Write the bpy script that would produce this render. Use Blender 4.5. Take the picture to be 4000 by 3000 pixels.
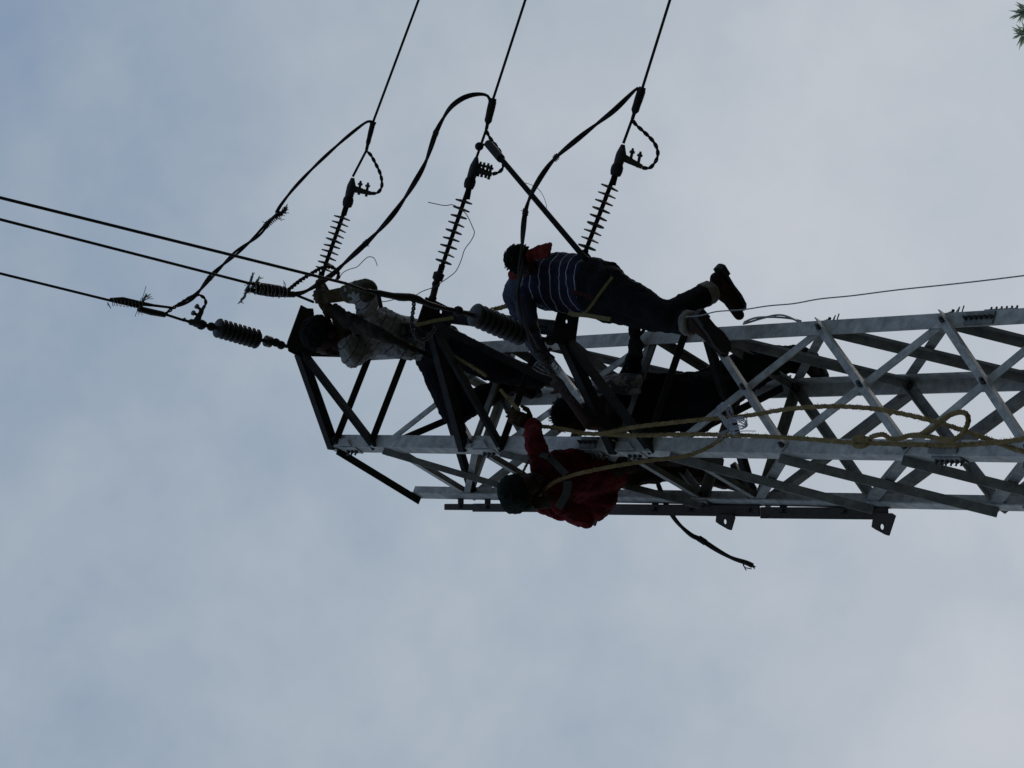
import bpy, bmesh, math, random
from mathutils import Vector, Matrix, noise
random.seed(7)
for o in list(bpy.data.objects): bpy.data.objects.remove(o)
SC = bpy.context.scene
C = SC.collection
V = Vector
R = math.radians

# ------------------------------------------------------------------ camera
ELEV = R(51.4717); ROLL = R(1.38538); FPX = 10629.9
cF = V((0, math.cos(ELEV), math.sin(ELEV)))
_u = V((0, -math.sin(ELEV), math.cos(ELEV))); _r = V((1, 0, 0))
cU = math.cos(ROLL)*_u + math.sin(ROLL)*_r        # real-world "up" runs to the left edge of the picture
cR = math.cos(ROLL)*_r - math.sin(ROLL)*_u
cam_d = bpy.data.cameras.new('camera'); cam = bpy.data.objects.new('camera', cam_d); C.objects.link(cam)
cam_d.sensor_width = 36; cam_d.lens = 36*FPX/4000; cam_d.clip_start = .1; cam_d.clip_end = 3000
cam.matrix_world = Matrix(((-cU.x, cR.x, -cF.x, 0), (-cU.y, cR.y, -cF.y, 0), (-cU.z, cR.z, -cF.z, 0), (0, 0, 0, 1)))
SC.camera = cam
SC.render.resolution_x = 1024; SC.render.resolution_y = 768
SC.view_settings.view_transform = 'Standard'; SC.view_settings.look = 'None'
SC.view_settings.exposure = 0; SC.view_settings.gamma = 1
SC.render.engine = 'CYCLES'

# ------------------------------------------------------------------ sky and sun (bright overcast, sun behind the cloud and the tower)
SUN_EL, SUN_AZ = R(38), R(18)      # azimuth measured from +Y towards +X
w = bpy.data.worlds.new('World'); SC.world = w; w.use_nodes = True
nt = w.node_tree; nt.nodes.clear()
def N(nt, t, **k):
    n = nt.nodes.new(t)
    for a, b in k.items(): setattr(n, a, b)
    return n
out = N(nt, 'ShaderNodeOutputWorld'); bg = N(nt, 'ShaderNodeBackground'); bg.inputs[1].default_value = .1
sky = N(nt, 'ShaderNodeTexSky', sky_type='NISHITA'); sky.sun_disc = False
sky.sun_elevation = SUN_EL; sky.sun_rotation = SUN_AZ
tc = N(nt, 'ShaderNodeTexCoord')
def vec_dot(v):
    d = N(nt, 'ShaderNodeVectorMath', operation='DOT_PRODUCT'); nt.links.new(tc.outputs['Generated'], d.inputs[0])
    d.inputs[1].default_value = v; return d.outputs['Value']
def m(op, a, b=None, c=None):
    n = N(nt, 'ShaderNodeMath', operation=op)
    for i, x in enumerate((a, b, c)):
        if x is None: continue
        if isinstance(x, (int, float)): n.inputs[i].default_value = x
        else: nt.links.new(x, n.inputs[i])
    return n.outputs[0]
def cloud(scale, detail, rough, off=(0, 0, 0), dist=.3):
    mp = N(nt, 'ShaderNodeMapping'); mp.inputs['Location'].default_value = off; mp.inputs['Scale'].default_value = (1, 1, 1)
    nt.links.new(tc.outputs['Generated'], mp.inputs[0])
    n = N(nt, 'ShaderNodeTexNoise'); nt.links.new(mp.outputs[0], n.inputs['Vector'])
    n.inputs['Scale'].default_value = scale; n.inputs['Detail'].default_value = detail
    n.inputs['Roughness'].default_value = rough; n.inputs['Distortion'].default_value = dist
    return n.outputs['Fac']
# cloud cover is thinner high in the sky and brighter low down towards the hidden sun
low = vec_dot(tuple(-cU)); side = vec_dot(tuple(cR))
n1 = cloud(7, 5, .5, (1.3, .4, 2.1)); n2 = cloud(22, 4, .5, (.2, 3.4, .1)); n3 = cloud(3.2, 3, .45, (5.1, .7, .9))
n4 = cloud(60, 4, .6, (2.2, .4, 3.1)); n5 = cloud(13, 5, .55, (.9, 1.4, 7.1), .8)
f = m('MULTIPLY_ADD', low, 1.5, .50)
f = m('ADD', f, m('MULTIPLY', m('SUBTRACT', n4, .5), .16))
f = m('ADD', f, m('MULTIPLY', m('SUBTRACT', n5, .5), .30))
f = m('ADD', f, m('MULTIPLY', m('SUBTRACT', n1, .5), .95))
f = m('ADD', f, m('MULTIPLY', m('SUBTRACT', n3, .5), .7))
f = m('ADD', f, m('MULTIPLY', m('SUBTRACT', n2, .5), .28))
ramp = N(nt, 'ShaderNodeValToRGB'); nt.links.new(f, ramp.inputs[0])
el = ramp.color_ramp.elements
el[0].position = 0; el[0].color = (.232, .315, .440, 1)
el[1].position = 1; el[1].color = (.545, .575, .625, 1)
e2 = el.new(.30); e2.color = (.328, .400, .485, 1)
e2 = el.new(.62); e2.color = (.435, .490, .552, 1)
sc10 = N(nt, 'ShaderNodeVectorMath', operation='SCALE'); nt.links.new(ramp.outputs[0], sc10.inputs[0]); sc10.inputs['Scale'].default_value = 10
mix = N(nt, 'ShaderNodeMix', data_type='RGBA'); mix.inputs[0].default_value = .94
nt.links.new(sky.outputs[0], mix.inputs[6]); nt.links.new(sc10.outputs[0], mix.inputs[7])
nt.links.new(mix.outputs[2], bg.inputs[0]); nt.links.new(bg.outputs[0], out.inputs[0])
sd = bpy.data.lights.new('sun', 'SUN'); sd.energy = .9; sd.angle = R(18); sd.color = (1, .95, .88)
so = bpy.data.objects.new('sun', sd); C.objects.link(so)
sdir = V((math.sin(SUN_AZ)*math.cos(SUN_EL), math.cos(SUN_AZ)*math.cos(SUN_EL), math.sin(SUN_EL)))
so.rotation_euler = sdir.to_track_quat('Z', 'Y').to_euler(); so.location = sdir*60

# ------------------------------------------------------------------ helpers
def ray(px, py):
    return (cF*FPX - cU*(px-2000) - cR*(py-1500)).normalized()
def at(px, py, Y=None, z=None):
    d = ray(px, py)
    return d*(Y/d.y) if Y is not None else d*(z/d.z)
def atD(px, py, D):
    d = ray(px, py); return d*(D/d.dot(cF))
def path(pts, Y0=None, Y1=None, z0=None, z1=None, P0=None, P1=None):
    """a run of points in space; depth eases evenly from the first to the last"""
    a = P0 if P0 is not None else at(*pts[0], Y=Y0, z=z0); b = P1 if P1 is not None else at(*pts[-1], Y=Y1, z=z1)
    L = [0]
    for i in range(1, len(pts)): L.append(L[-1]+math.hypot(pts[i][0]-pts[i-1][0], pts[i][1]-pts[i-1][1]))
    o = []
    for (x, y), l in zip(pts, L):
        t = l/L[-1]; o.append(ray(x, y)*(a.length*(1-t)+b.length*t))
    return o
def smooth(pts, n=6):
    if len(pts) < 3: return [V(p) for p in pts]
    P = [2*pts[0]-pts[1]] + list(pts) + [2*pts[-1]-pts[-2]]; o = []
    for i in range(1, len(P)-2):
        for k in range(n):
            t = k/n; a, b, c, d = P[i-1], P[i], P[i+1], P[i+2]
            o.append(.5*((2*b)+(c-a)*t+(2*a-5*b+4*c-d)*t*t+(3*b-a-3*c+d)*t**3))
    o.append(V(P[-2])); return o
def frames(pts):
    T = []
    for i in range(len(pts)):
        t = pts[min(i+1, len(pts)-1)]-pts[max(i-1, 0)]
        T.append(t.normalized() if t.length > 1e-9 else V((0, 0, 1)))
    u = T[0].orthogonal().normalized(); fr = []
    for t in T:
        u = (u-t*u.dot(t))
        u = u.normalized() if u.length > 1e-6 else t.orthogonal().normalized()
        fr.append((t, u, t.cross(u)))
    return fr
class MB:
    def __init__(s): s.v = []; s.f = []
    def add(s, vs, fs):
        b = len(s.v); s.v += [V(x) for x in vs]; s.f += [[b+i for i in q] for q in fs]
    def ring(s, rings, cap=True):
        n = len(rings[0]); vs = [p for r_ in rings for p in r_]; fs = []
        for i in range(len(rings)-1):
            for k in range(n):
                fs.append([i*n+k, i*n+(k+1) % n, (i+1)*n+(k+1) % n, (i+1)*n+k])
        if cap: fs.append(list(range(n))[::-1]); fs.append([(len(rings)-1)*n+k for k in range(n)])
        s.add(vs, fs)
    def tube(s, pts, r, n=8, sm=0, ends=None):
        if sm: pts = smooth([V(p) for p in pts], sm)
        fr = frames(pts); rr = []
        for i, (p, (t, u, v)) in enumerate(zip(pts, fr)):
            q = r(i/(len(pts)-1)) if callable(r) else (r[min(int(i*len(r)/len(pts)), len(r)-1)] if isinstance(r, list) else r)
            rr.append([p+(u*math.cos(2*math.pi*k/n)+v*math.sin(2*math.pi*k/n))*q for k in range(n)])
        s.ring(rr)
    def strands(s, pts, r, off, pitch, ns=2, n=6, sm=6, loose=0.0):
        pts = smooth([V(p) for p in pts], sm) if sm else pts
        # resample
        L = [0]
        for i in range(1, len(pts)): L.append(L[-1]+(pts[i]-pts[i-1]).length)
        step = min(max(pitch/7, .006), .02); m_ = max(int(L[-1]/step), 3); rs = []; j = 0
        for k in range(m_+1):
            d = L[-1]*k/m_
            while j < len(L)-2 and L[j+1] < d: j += 1
            t = (d-L[j])/max(L[j+1]-L[j], 1e-9); rs.append(pts[j].lerp(pts[j+1], t))
        fr = frames(rs)
        for q in range(ns):
            pp = []
            for k, (p, (t, u, v)) in enumerate(zip(rs, fr)):
                a = 2*math.pi*(q/ns + L[-1]*k/m_/pitch)
                o_ = off*(1+loose*math.sin(k*.13+q*2))
                pp.append(p+(u*math.cos(a)+v*math.sin(a))*o_)
            s.tube(pp, r, n)
    def box(s, c, ax, ay, az):
        """box centred c with half-axis vectors"""
        vs = [c+ax*i+ay*j+az*k for i in (-1, 1) for j in (-1, 1) for k in (-1, 1)]
        s.add(vs, [[0, 1, 3, 2], [4, 6, 7, 5], [0, 4, 5, 1], [2, 3, 7, 6], [0, 2, 6, 4], [1, 5, 7, 3]])
    def bar(s, p0, p1, wv, hv):
        s.box((p0+p1)/2, (p1-p0)/2, wv/2, hv/2)
    def angle(s, p0, p1, wd, t, n):
        """rolled steel angle: one leaf across n, the other along n"""
        a = (p1-p0).normalized(); n = (n-a*n.dot(a)).normalized(); u = a.cross(n)
        sec = [(-.5*wd, 0), (.5*wd, 0), (.5*wd, t), (-.5*wd+t, t), (-.5*wd+t, wd), (-.5*wd, wd)]
        r0 = [p0+u*x+n*y for x, y in sec]; r1 = [p1+u*x+n*y for x, y in sec]
        s.ring([r0, r1])
    def prism(s, poly, nrm, t):
        nrm = nrm.normalized()*t
        s.ring([[p-nrm/2 for p in poly], [p+nrm/2 for p in poly]])
    def bolt(s, p, n, r=.013, h=.016):
        n = n.normalized(); u = n.orthogonal().normalized(); v = n.cross(u)
        hx = lambda q, rr: [q+(u*math.cos(k*math.pi/3)+v*math.sin(k*math.pi/3))*rr for k in range(6)]
        s.ring([hx(p, r), hx(p+n*h*.9, r), hx(p+n*h, r*.85)]); s.ring([hx(p+n*h, r*.5), hx(p+n*h*2, r*.5)])
    def ball(s, c, rx, ry=None, rz=None, ax=None, n=10):
        ry = ry or rx; rz = rz or rx
        X, Y_, Z = ax or (V((1, 0, 0)), V((0, 1, 0)), V((0, 0, 1)))
        rr = []
        for i in range(1, n):
            th = math.pi*i/n
            rr.append([c+X*(rx*math.sin(th)*math.cos(2*math.pi*k/(2*n)))+Y_*(ry*math.sin(th)*math.sin(2*math.pi*k/(2*n)))+Z*(rz*math.cos(th)) for k in range(2*n)])
        s.ring(rr)
    def lathe(s, p, a, prof, n=20):
        a = a.normalized(); u = a.orthogonal().normalized(); v = a.cross(u)
        s.ring([[p+a*h+(u*math.cos(2*math.pi*k/n)+v*math.sin(2*math.pi*k/n))*max(r_, 1e-4) for k in range(n)] for h, r_ in prof])
    def spray(s, c, d, n, L, spread, r=.0022):
        for _ in range(n):
            q = (d.normalized()+V([random.gauss(0, spread) for _ in range(3)])).normalized()
            l = L*random.uniform(.4, 1.1); mid = c+q*l*.5+V([random.gauss(0, l*.08) for _ in range(3)])
            s.tube([V(c), mid, c+q*l+V([random.gauss(0, l*.12) for _ in range(3)])], r, 5, sm=3)
    def wrap(s, p0, p1, r, n, wire=.0035):
        """binding wire wound round a run"""
        a = p1-p0; t = a.normalized(); u = t.orthogonal().normalized(); v = t.cross(u); pts = []
        for k in range(n*8+1):
            th = k*math.pi/4; pts.append(p0+a*(k/(n*8))+(u*math.cos(th)+v*math.sin(th))*(r+random.uniform(-.001, .003)))
        s.tube(pts, wire, 5)
def rootloc(p):
    l = V((0, 0, 0))
    while p is not None: l = l+p.location; p = p.parent
    return l
def obj(name, mb, mat, parent=None, smooth_=False, auto=None):
    me = bpy.data.meshes.new(name); o0 = rootloc(parent)
    if parent is None:
        o0 = sum(mb.v, V((0, 0, 0)))/len(mb.v); o0.z = min(v.z for v in mb.v)
    me.from_pydata([tuple(v-o0) for v in mb.v], [], mb.f); me.update()
    bm = bmesh.new(); bm.from_mesh(me); bmesh.ops.recalc_face_normals(bm, faces=bm.faces); bm.to_mesh(me); bm.free()
    me.materials.append(mat)
    o = bpy.data.objects.new(name, me); C.objects.link(o)
    if parent is not None: o.parent = parent
    else: o.location = o0
    if smooth_:
        for p in me.polygons: p.use_smooth = True
    if auto:
        me.shade_smooth(); me.set_sharp_from_angle(angle=R(auto))
    return o
def thing(name, loc, label, cat, group=None):
    o = bpy.data.objects.new(name, None); C.objects.link(o); o.location = loc; o.empty_display_size = .1
    return tag(o, label, cat, group)
def tag(o, label=None, cat=None, group=None, kind=None):
    if label: o['label'] = label
    if cat: o['category'] = cat
    if group: o['group'] = group
    if kind: o['kind'] = kind
    return o

# ------------------------------------------------------------------ materials
def mat(name, col, rough=.7, metal=0, nscale=20, var=.25, bump=.0, bscale=60, col2=None, spec=.5, thresh=None):
    mt = bpy.data.materials.new(name); mt.use_nodes = True; t = mt.node_tree; b = t.nodes['Principled BSDF']
    b.inputs['Roughness'].default_value = rough; b.inputs['Metallic'].default_value = metal
    b.inputs['Specular IOR Level'].default_value = spec
    co = N(t, 'ShaderNodeTexCoord'); nz = N(t, 'ShaderNodeTexNoise'); nz.inputs['Scale'].default_value = nscale
    nz.inputs['Detail'].default_value = 6; nz.inputs['Roughness'].default_value = .65
    t.links.new(co.outputs['Object'], nz.inputs['Vector'])
    rp = N(t, 'ShaderNodeValToRGB'); lo, hi = thresh or (.3, .7)
    c2 = col2 or tuple(min(1, c*(1+var)) for c in col)
    rp.color_ramp.elements[0].position = lo; rp.color_ramp.elements[1].position = hi
    rp.color_ramp.elements[0].color = (*[c*(1-var) if not col2 else c for c in col], 1); rp.color_ramp.elements[1].color = (*c2, 1)
    t.links.new(nz.outputs['Fac'], rp.inputs[0]); t.links.new(rp.outputs[0], b.inputs['Base Color'])
    if bump:
        n2 = N(t, 'ShaderNodeTexNoise'); n2.inputs['Scale'].default_value = bscale; n2.inputs['Detail'].default_value = 5
        t.links.new(co.outputs['Object'], n2.inputs['Vector'])
        bp = N(t, 'ShaderNodeBump'); bp.inputs['Strength'].default_value = bump; bp.inputs['Distance'].default_value = .02
        t.links.new(n2.outputs['Fac'], bp.inputs['Height']); t.links.new(bp.outputs[0], b.inputs['Normal'])
    return mt
M = {}
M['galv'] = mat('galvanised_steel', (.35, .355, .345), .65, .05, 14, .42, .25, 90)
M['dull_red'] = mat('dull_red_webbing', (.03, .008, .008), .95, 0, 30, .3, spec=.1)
M['galv_darker'] = mat('darker_galvanised_steel', (.17, .175, .17), .65, .05, 14, .45, .25, 90)  # darker copy of the galvanised steel, shade mixed into its colour
M['dark_steel'] = mat('near_black_steel', (.026, .026, .027), .8, 0, 14, .4, .2, 90, spec=.12)  # much darker steel for brackets and their struts
M['rust_steel'] = mat('rusty_dark_steel', (.04, .032, .028), .8, .1, 20, .4, .2, 90)
M['bolt'] = mat('bolt_steel', (.05, .05, .05), .6, .3, 30, .3)
M['alu'] = mat('weathered_aluminium', (.045, .045, .047), .7, .1, 60, .4, spec=.25)
M['strand'] = mat('bright_strand_wire', (.22, .23, .25), .4, .5, 80, .5)
M['wire'] = mat('dark_conductor', (.020, .018, .018), .75, 0, 60, .5, spec=.25)
M['grey_wire'] = mat('thin_grey_wire', (.10, .11, .12), .6, .2, 60, .3)
M['rubber'] = mat('black_polymer', (.009, .009, .01), .95, 0, 60, .3, spec=.06)
M['shed'] = mat('grey_silicone_sheds', (.035, .038, .04), .7, 0, 40, .2, spec=.15)
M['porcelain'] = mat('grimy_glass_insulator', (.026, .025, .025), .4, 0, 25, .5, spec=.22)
M['rope'] = mat('yellow_fibre_rope', (.15, .108, .045), .95, 0, 18, .45, .6, 250, col2=(.29, .22, .11), spec=.1)
M['strap'] = mat('yellow_webbing', (.10, .08, .02), .85, 0, 60, .3)
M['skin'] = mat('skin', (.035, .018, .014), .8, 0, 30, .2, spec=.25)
M['hair'] = mat('black_hair', (.008, .008, .008), .95, 0, 90, .4, .6, 200, spec=.1)
M['boot'] = mat('dark_brown_leather', (.022, .011, .008), .8, 0, 20, .4, .3, 60, spec=.15)
M['sole'] = mat('black_rubber_sole', (.012, .012, .012), .8, 0, 60, .3, .3, 80)
M['dark_trouser'] = mat('black_denim', (.011, .0115, .0145), 1, 0, 16, .3, .35, 45, spec=.06)
M['navy_trouser'] = mat('dark_navy_trousers', (.015, .017, .030), .95, 0, 16, .3, .35, 45)
M['black_jacket'] = mat('black_jacket_cloth', (.009, .009, .0105), 1, 0, 14, .3, .4, 40, spec=.06)
M['cuff'] = mat('grey_rolled_lining', (.17, .155, .14), .95, 0, 18, .4, .5, 60, spec=.1)
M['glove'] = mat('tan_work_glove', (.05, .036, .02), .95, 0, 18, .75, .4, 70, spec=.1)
M['red_cloth'] = mat('red_scarf_cloth', (.10, .014, .012), .95, 0, 22, .6, .5, 60, spec=.1)
M['red_jacket'] = mat('red_jacket_cloth', (.085, .008, .010), .95, 0, 12, .55, .5, 30, spec=.1)
M['tape'] = mat('grey_reflective_tape', (.055, .06, .058), .7, 0, 40, .25, spec=.2)
M['green_hood'] = mat('dark_green_hood_cloth', (.008, .015, .013), .95, 0, 12, .45, .5, 40, spec=.1)
M['bark'] = mat('pine_bark', (.09, .06, .045), .95, 0, 9, .4, .8, 20)
M['needle'] = mat('grey_green_pine_needles', (.30, .36, .28), .6, 0, 30, .4)
M['ground'] = mat('dry_grass_ground', (.045, .055, .028), .95, 0, .6, .4, .4, 8, col2=(.09, .08, .05))
M['grime'] = mat('tan_dirty_cloth', (.055, .05, .036), .95, 0, 16, .5, .4, 60, spec=.1)

nn_ = M['needle'].node_tree; tr_ = N(nn_, 'ShaderNodeBsdfTranslucent'); tr_.inputs[0].default_value = (.42, .5, .38, 1); mx_ = N(nn_, 'ShaderNodeMixShader'); mx_.inputs[0].default_value = .6
nn_.links.new(nn_.nodes['Principled BSDF'].outputs[0], mx_.inputs[1]); nn_.links.new(tr_.outputs[0], mx_.inputs[2]); nn_.links.new(mx_.outputs[0], nn_.nodes['Material Output'].inputs[0])
def stripe_mat(name, base, line, period, width, axis, warp=.02, base2=None, sharp=.1):
    mt = bpy.data.materials.new(name); mt.use_nodes = True; t = mt.node_tree; b = t.nodes['Principled BSDF']
    b.inputs['Roughness'].default_value = .95; b.inputs['Specular IOR Level'].default_value = .2
    co = N(t, 'ShaderNodeTexCoord')
    def mm(op, a, b_=None):
        n = N(t, 'ShaderNodeMath', operation=op)
        for i, x in enumerate((a, b_)):
            if x is None: continue
            if isinstance(x, (int, float)): n.inputs[i].default_value = x
            else: t.links.new(x, n.inputs[i])
        return n.outputs[0]
    d = N(t, 'ShaderNodeVectorMath', operation='DOT_PRODUCT'); t.links.new(co.outputs['Object'], d.inputs[0]); d.inputs[1].default_value = tuple(axis)
    nz = N(t, 'ShaderNodeTexNoise'); nz.inputs['Scale'].default_value = 6; nz.inputs['Detail'].default_value = 2
    t.links.new(co.outputs['Object'], nz.inputs['Vector'])
    s = mm('ADD', d.outputs['Value'], mm('MULTIPLY', mm('SUBTRACT', nz.outputs['Fac'], .5), warp*4))
    fr = mm('FRACT', mm('DIVIDE', s, period)); on = mm('LESS_THAN', fr, width)
    n2 = N(t, 'ShaderNodeTexNoise'); n2.inputs['Scale'].default_value = 14; t.links.new(co.outputs['Object'], n2.inputs['Vector'])
    mb_ = N(t, 'ShaderNodeMix', data_type='RGBA'); t.links.new(n2.outputs['Fac'], mb_.inputs[0])
    mb_.inputs[6].default_value = (*base, 1); mb_.inputs[7].default_value = (*(base2 or [c*1.5 for c in base]), 1)
    mx = N(t, 'ShaderNodeMix', data_type='RGBA'); t.links.new(on, mx.inputs[0])
    t.links.new(mb_.outputs[2], mx.inputs[6]); mx.inputs[7].default_value = (*line, 1)
    t.links.new(mx.outputs[2], b.inputs['Base Color'])
    n3 = N(t, 'ShaderNodeTexNoise'); n3.inputs['Scale'].default_value = 35; t.links.new(co.outputs['Object'], n3.inputs['Vector'])
    bp = N(t, 'ShaderNodeBump'); bp.inputs['Strength'].default_value = .4; bp.inputs['Distance'].default_value = .02
    t.links.new(n3.outputs['Fac'], bp.inputs['Height']); t.links.new(bp.outputs[0], b.inputs['Normal'])
    return mt

# ------------------------------------------------------------------ ground
g = MB()
n_ = 40
for i in range(n_):
    for j in range(n_):
        pass
gv = []; gf = []
for i in range(n_+1):
    for j in range(n_+1):
        x = (i-n_/2)/(n_/2); y = (j-n_/2)/(n_/2); X = math.copysign(abs(x)**2.2, x)*1500; Y = math.copysign(abs(y)**2.2, y)*1500
        gv.append((X, Y, -1.6 + (0 if math.hypot(X, Y) < 30 else .5*noise.noise(V((X*.01, Y*.01, 0))))-.15*abs(noise.noise(V((X*.2, Y*.2, 3))))))
for i in range(n_):
    for j in range(n_): gf.append((i*(n_+1)+j, (i+1)*(n_+1)+j, (i+1)*(n_+1)+j+1, i*(n_+1)+j+1))
me = bpy.data.meshes.new('ground'); me.from_pydata(gv, [], gf); me.materials.append(M['ground'])
go = bpy.data.objects.new('ground', me); C.objects.link(go); tag(go, kind='structure')

# ------------------------------------------------------------------ lattice tower
TX, TY, TTH, TR0, TR1 = -.22224721915212395, 11.0, R(19.37658), .5775556, .0041275
def corner(i, z):
    r_ = TR0+TR1*(9-z); a = {3: 0, 4: 1, 2: 2, 1: 3}[i]*math.pi/2+TTH
    lean = {3: (-.004, 11.5), 4: (.009, 11.6), 1: (.007, 10.3), 2: (.008, 10.5)}[i]      # the old legs are not dead straight
    return V((TX-r_*math.sin(a)-lean[0]*(z-lean[1]), TY-r_*math.cos(a), z))
def pix(P):
    d = P.dot(cF); return 2000-FPX*P.dot(cU)/d, 1500-FPX*P.dot(cR)/d
def zl(x, leg=3):
    """height at which a leg crosses picture column x"""
    lo, hi = 0., 18.
    for _ in range(40):
        mid = (lo+hi)/2
        if pix(corner(leg, mid))[0] < x: hi = mid
        else: lo = mid
    return mid
BASE = -1.6
tower = thing('lattice_tower', V((TX, TY, BASE)), 'grey galvanised steel lattice tower with bolted cross bracing and dark side brackets', 'lattice tower')
axis_at = lambda z: V((TX, TY, z))
def face(i, j, z):
    u = (corner(j, z)-corner(i, z)).normalized(); mid = (corner(i, z)+corner(j, z))/2
    n = (mid-axis_at(z)).normalized(); return u, n
TOPZ = {3: zl(1276), 1: zl(1276), 2: zl(1276), 4: zl(1276)}
LW, LT = .088, .009
nbr = {3: (1, 4), 1: (3, 2), 4: (3, 2), 2: (1, 4)}
def splice(leg, other, x, parent, cnt=6, length=.20, outward=True, zz=None):
    z = zz if zz is not None else zl(x); u, n = face(leg, other, z); c = corner(leg, z)+u*.046
    zd = (corner(leg, z+.1)-corner(leg, z-.1)).normalized()
    b = MB(); off = n*.0055
    b.box(c+off, zd*length/2, u*.036, n*.005)
    for k in range(cnt):
        q = c+n*.0105+zd*(length*.44*(2*k/(cnt-1)-1))
        b.bolt(q, n, .0125, .015)
    o = obj('splice_plate', b, M['galv_darker'], parent); o.data.materials.append(M['bolt'])
    for p in o.data.polygons:
        if p.index >= 6: p.material_index = 1
    return o
for leg in (1, 2, 3, 4):
    b = MB(); a1, a2 = nbr[leg]; rr = []
    for z in [TOPZ[leg], 9, 4, BASE-.1]:
        c = corner(leg, z); u1 = face(leg, a1, z)[0]; u2 = face(leg, a2, z)[0]
        sec = [(0, 0), (LW, 0), (LW, LT), (LT, LT), (LT, LW), (0, LW)]
        rr.append([c+u1*x+u2*y for x, y in sec])
    b.ring(rr); lo = obj('leg', b, M['galv'], tower)
    if leg == 3:
        splice(3, 1, 2292, lo, 4, .15); splice(3, 4, 2312, lo, 4, .16); splice(3, 1, 3680, lo); splice(3, 4, 3690, lo)
    if leg == 1:
        splice(1, 3, 0, lo, zz=zl(3838, 1)); splice(1, 2, 0, lo, zz=zl(3895, 1))
        for x in (3245, 3733):
            z = zl(x, 1); b = MB(); u, n = face(1, 2, z); p = corner(1, z)+u*.045
            b.tube([p, p+n*.06], .004, 6); obj('step_bolt', b, M['bolt'], lo)
    if leg == 4:
        splice(4, 3, 0, lo, 4, .16, zz=zl(2760, 4)); splice(4, 2, 0, lo, 4, .16, zz=zl(2730, 4)); splice(4, 3, 0, lo, zz=zl(4090, 4))
    if leg == 2:
        splice(2, 4, 0, lo, 6, zz=zl(3060, 2)); splice(2, 1, 0, lo, 6, zz=zl(3060, 2))
def node(i, j, z, side):
    """point on the leaf of leg i that lies in face i-j; side +1 outside, -1 inside the leaf"""
    u, n = face(i, j, z); return corner(i, z)+u*.045+n*(.001 if side > 0 else -LT-.001), n
def member(i, j, zi, zj, side, name='brace', wd=.055, mt='galv', ext=.03, bolts=True):
    p, n = node(i, j, zi, side); q, _ = node(j, i, zj, side); a = (q-p).normalized()
    if side < 0: p = p-n*.001; q = q-n*.001
    b = MB(); nn = n*side
    b.angle(p-a*ext, q+a*ext, wd, .006, nn); k = len(b.f)
    if bolts:
        for e in (p, q): b.bolt(e+nn*.006, nn, .019, .016)
    o = obj(name, b, M[mt], tower); o.data.materials.append(M['bolt'])
    for f_ in o.data.polygons:
        if f_.index >= k: f_.material_index = 1
    return o
FACES = [(1, 3), (3, 4), (4, 2), (2, 1)]
def xpanel(zt, zb, wd=.055, faces=FACES, mt=None):
    for i, j in faces:
        back = (i, j) in ((4, 2), (2, 1))
        mm_ = mt or ('galv' if (i, j) == (1, 3) else 'galv_darker')  # braces off the front face take the darker copy as painted shade
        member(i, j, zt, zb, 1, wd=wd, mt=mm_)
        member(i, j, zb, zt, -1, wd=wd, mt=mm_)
        # bolt where the two diagonals cross
Z = {x: zl(x) for x in (1290, 1310, 1450, 1500, 1815, 1835, 1945, 1960, 2390, 2400, 2525, 2620, 3050, 3530, 4010)}
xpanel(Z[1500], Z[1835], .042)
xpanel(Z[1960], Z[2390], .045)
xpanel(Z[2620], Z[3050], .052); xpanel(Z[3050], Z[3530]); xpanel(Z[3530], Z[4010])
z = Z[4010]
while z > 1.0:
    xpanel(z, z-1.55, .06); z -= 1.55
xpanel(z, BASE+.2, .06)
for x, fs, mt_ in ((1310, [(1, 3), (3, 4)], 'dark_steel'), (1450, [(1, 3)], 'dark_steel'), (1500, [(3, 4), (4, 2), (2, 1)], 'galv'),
                   (1835, [(1, 3), (3, 4), (4, 2), (2, 1)], 'galv_darker'), (1960, [(1, 3), (4, 2), (2, 1)], 'dark_steel'),
                   (2400, [(3, 4), (1, 3), (4, 2), (2, 1)], 'galv_darker'), (2525, [(1, 3)], 'dark_steel'), (2620, [(3, 4), (4, 2), (2, 1)], 'galv_darker')):
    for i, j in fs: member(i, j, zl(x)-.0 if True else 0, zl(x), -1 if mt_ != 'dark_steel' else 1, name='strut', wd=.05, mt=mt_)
# plan bracing across the inside
for x in (1500, 2570):
    for a_, b_ in ((3, 2), (1, 4)):
        z_ = zl(x); dz = 0 if a_ == 3 else -.07
        p = corner(a_, z_+dz)+(axis_at(z_+dz)-corner(a_, z_+dz))*.1; q = corner(b_, z_+dz)+(axis_at(z_+dz)-corner(b_, z_+dz))*.1
        b = MB(); b.angle(p, q, .045, .005, V((0, 0, 1))); obj('plan_brace', b, M['dark_steel'], tower)

# side brackets that carry the three conductors
TIP = [at(1180, 1372, z=Z[1310]-.03), at(1700, 1285, z=Z[1815]-.03), at(2214, 1322, z=Z[2400]-.03)]
LV = [(1300, 1445), (1815, 1945), (2400, 2525)]
print('TIPS', [tuple(round(c, 2) for c in t) for t in TIP], 'leg3', corner(3, Z[1815]), 'leg1', corner(1, Z[1815]))
for T, (h, gx) in zip(TIP, LV):
    for leg, oth in ((3, 1), (1, 3)):
        if leg == 1 and T is not TIP[0]: continue
        for x, dz in ((h, 0), (gx, -.0)):
            zq = zl(x); u, n = face(leg, oth, zq); q = corner(leg, zq)+u*.04+n*.012
            a = (q-T).normalized(); b = MB()
            b.angle(T+a*.02, q+a*.06, .062, .007, V((0, 0, 1)) if dz == 0 and x == h else n)
            k = len(b.f)
            b.bolt(q+n*.01, n, .014)
            o = obj('crossarm_member', b, M['dark_steel'], tower); o['label'] = 'dark steel bracket member'
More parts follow.
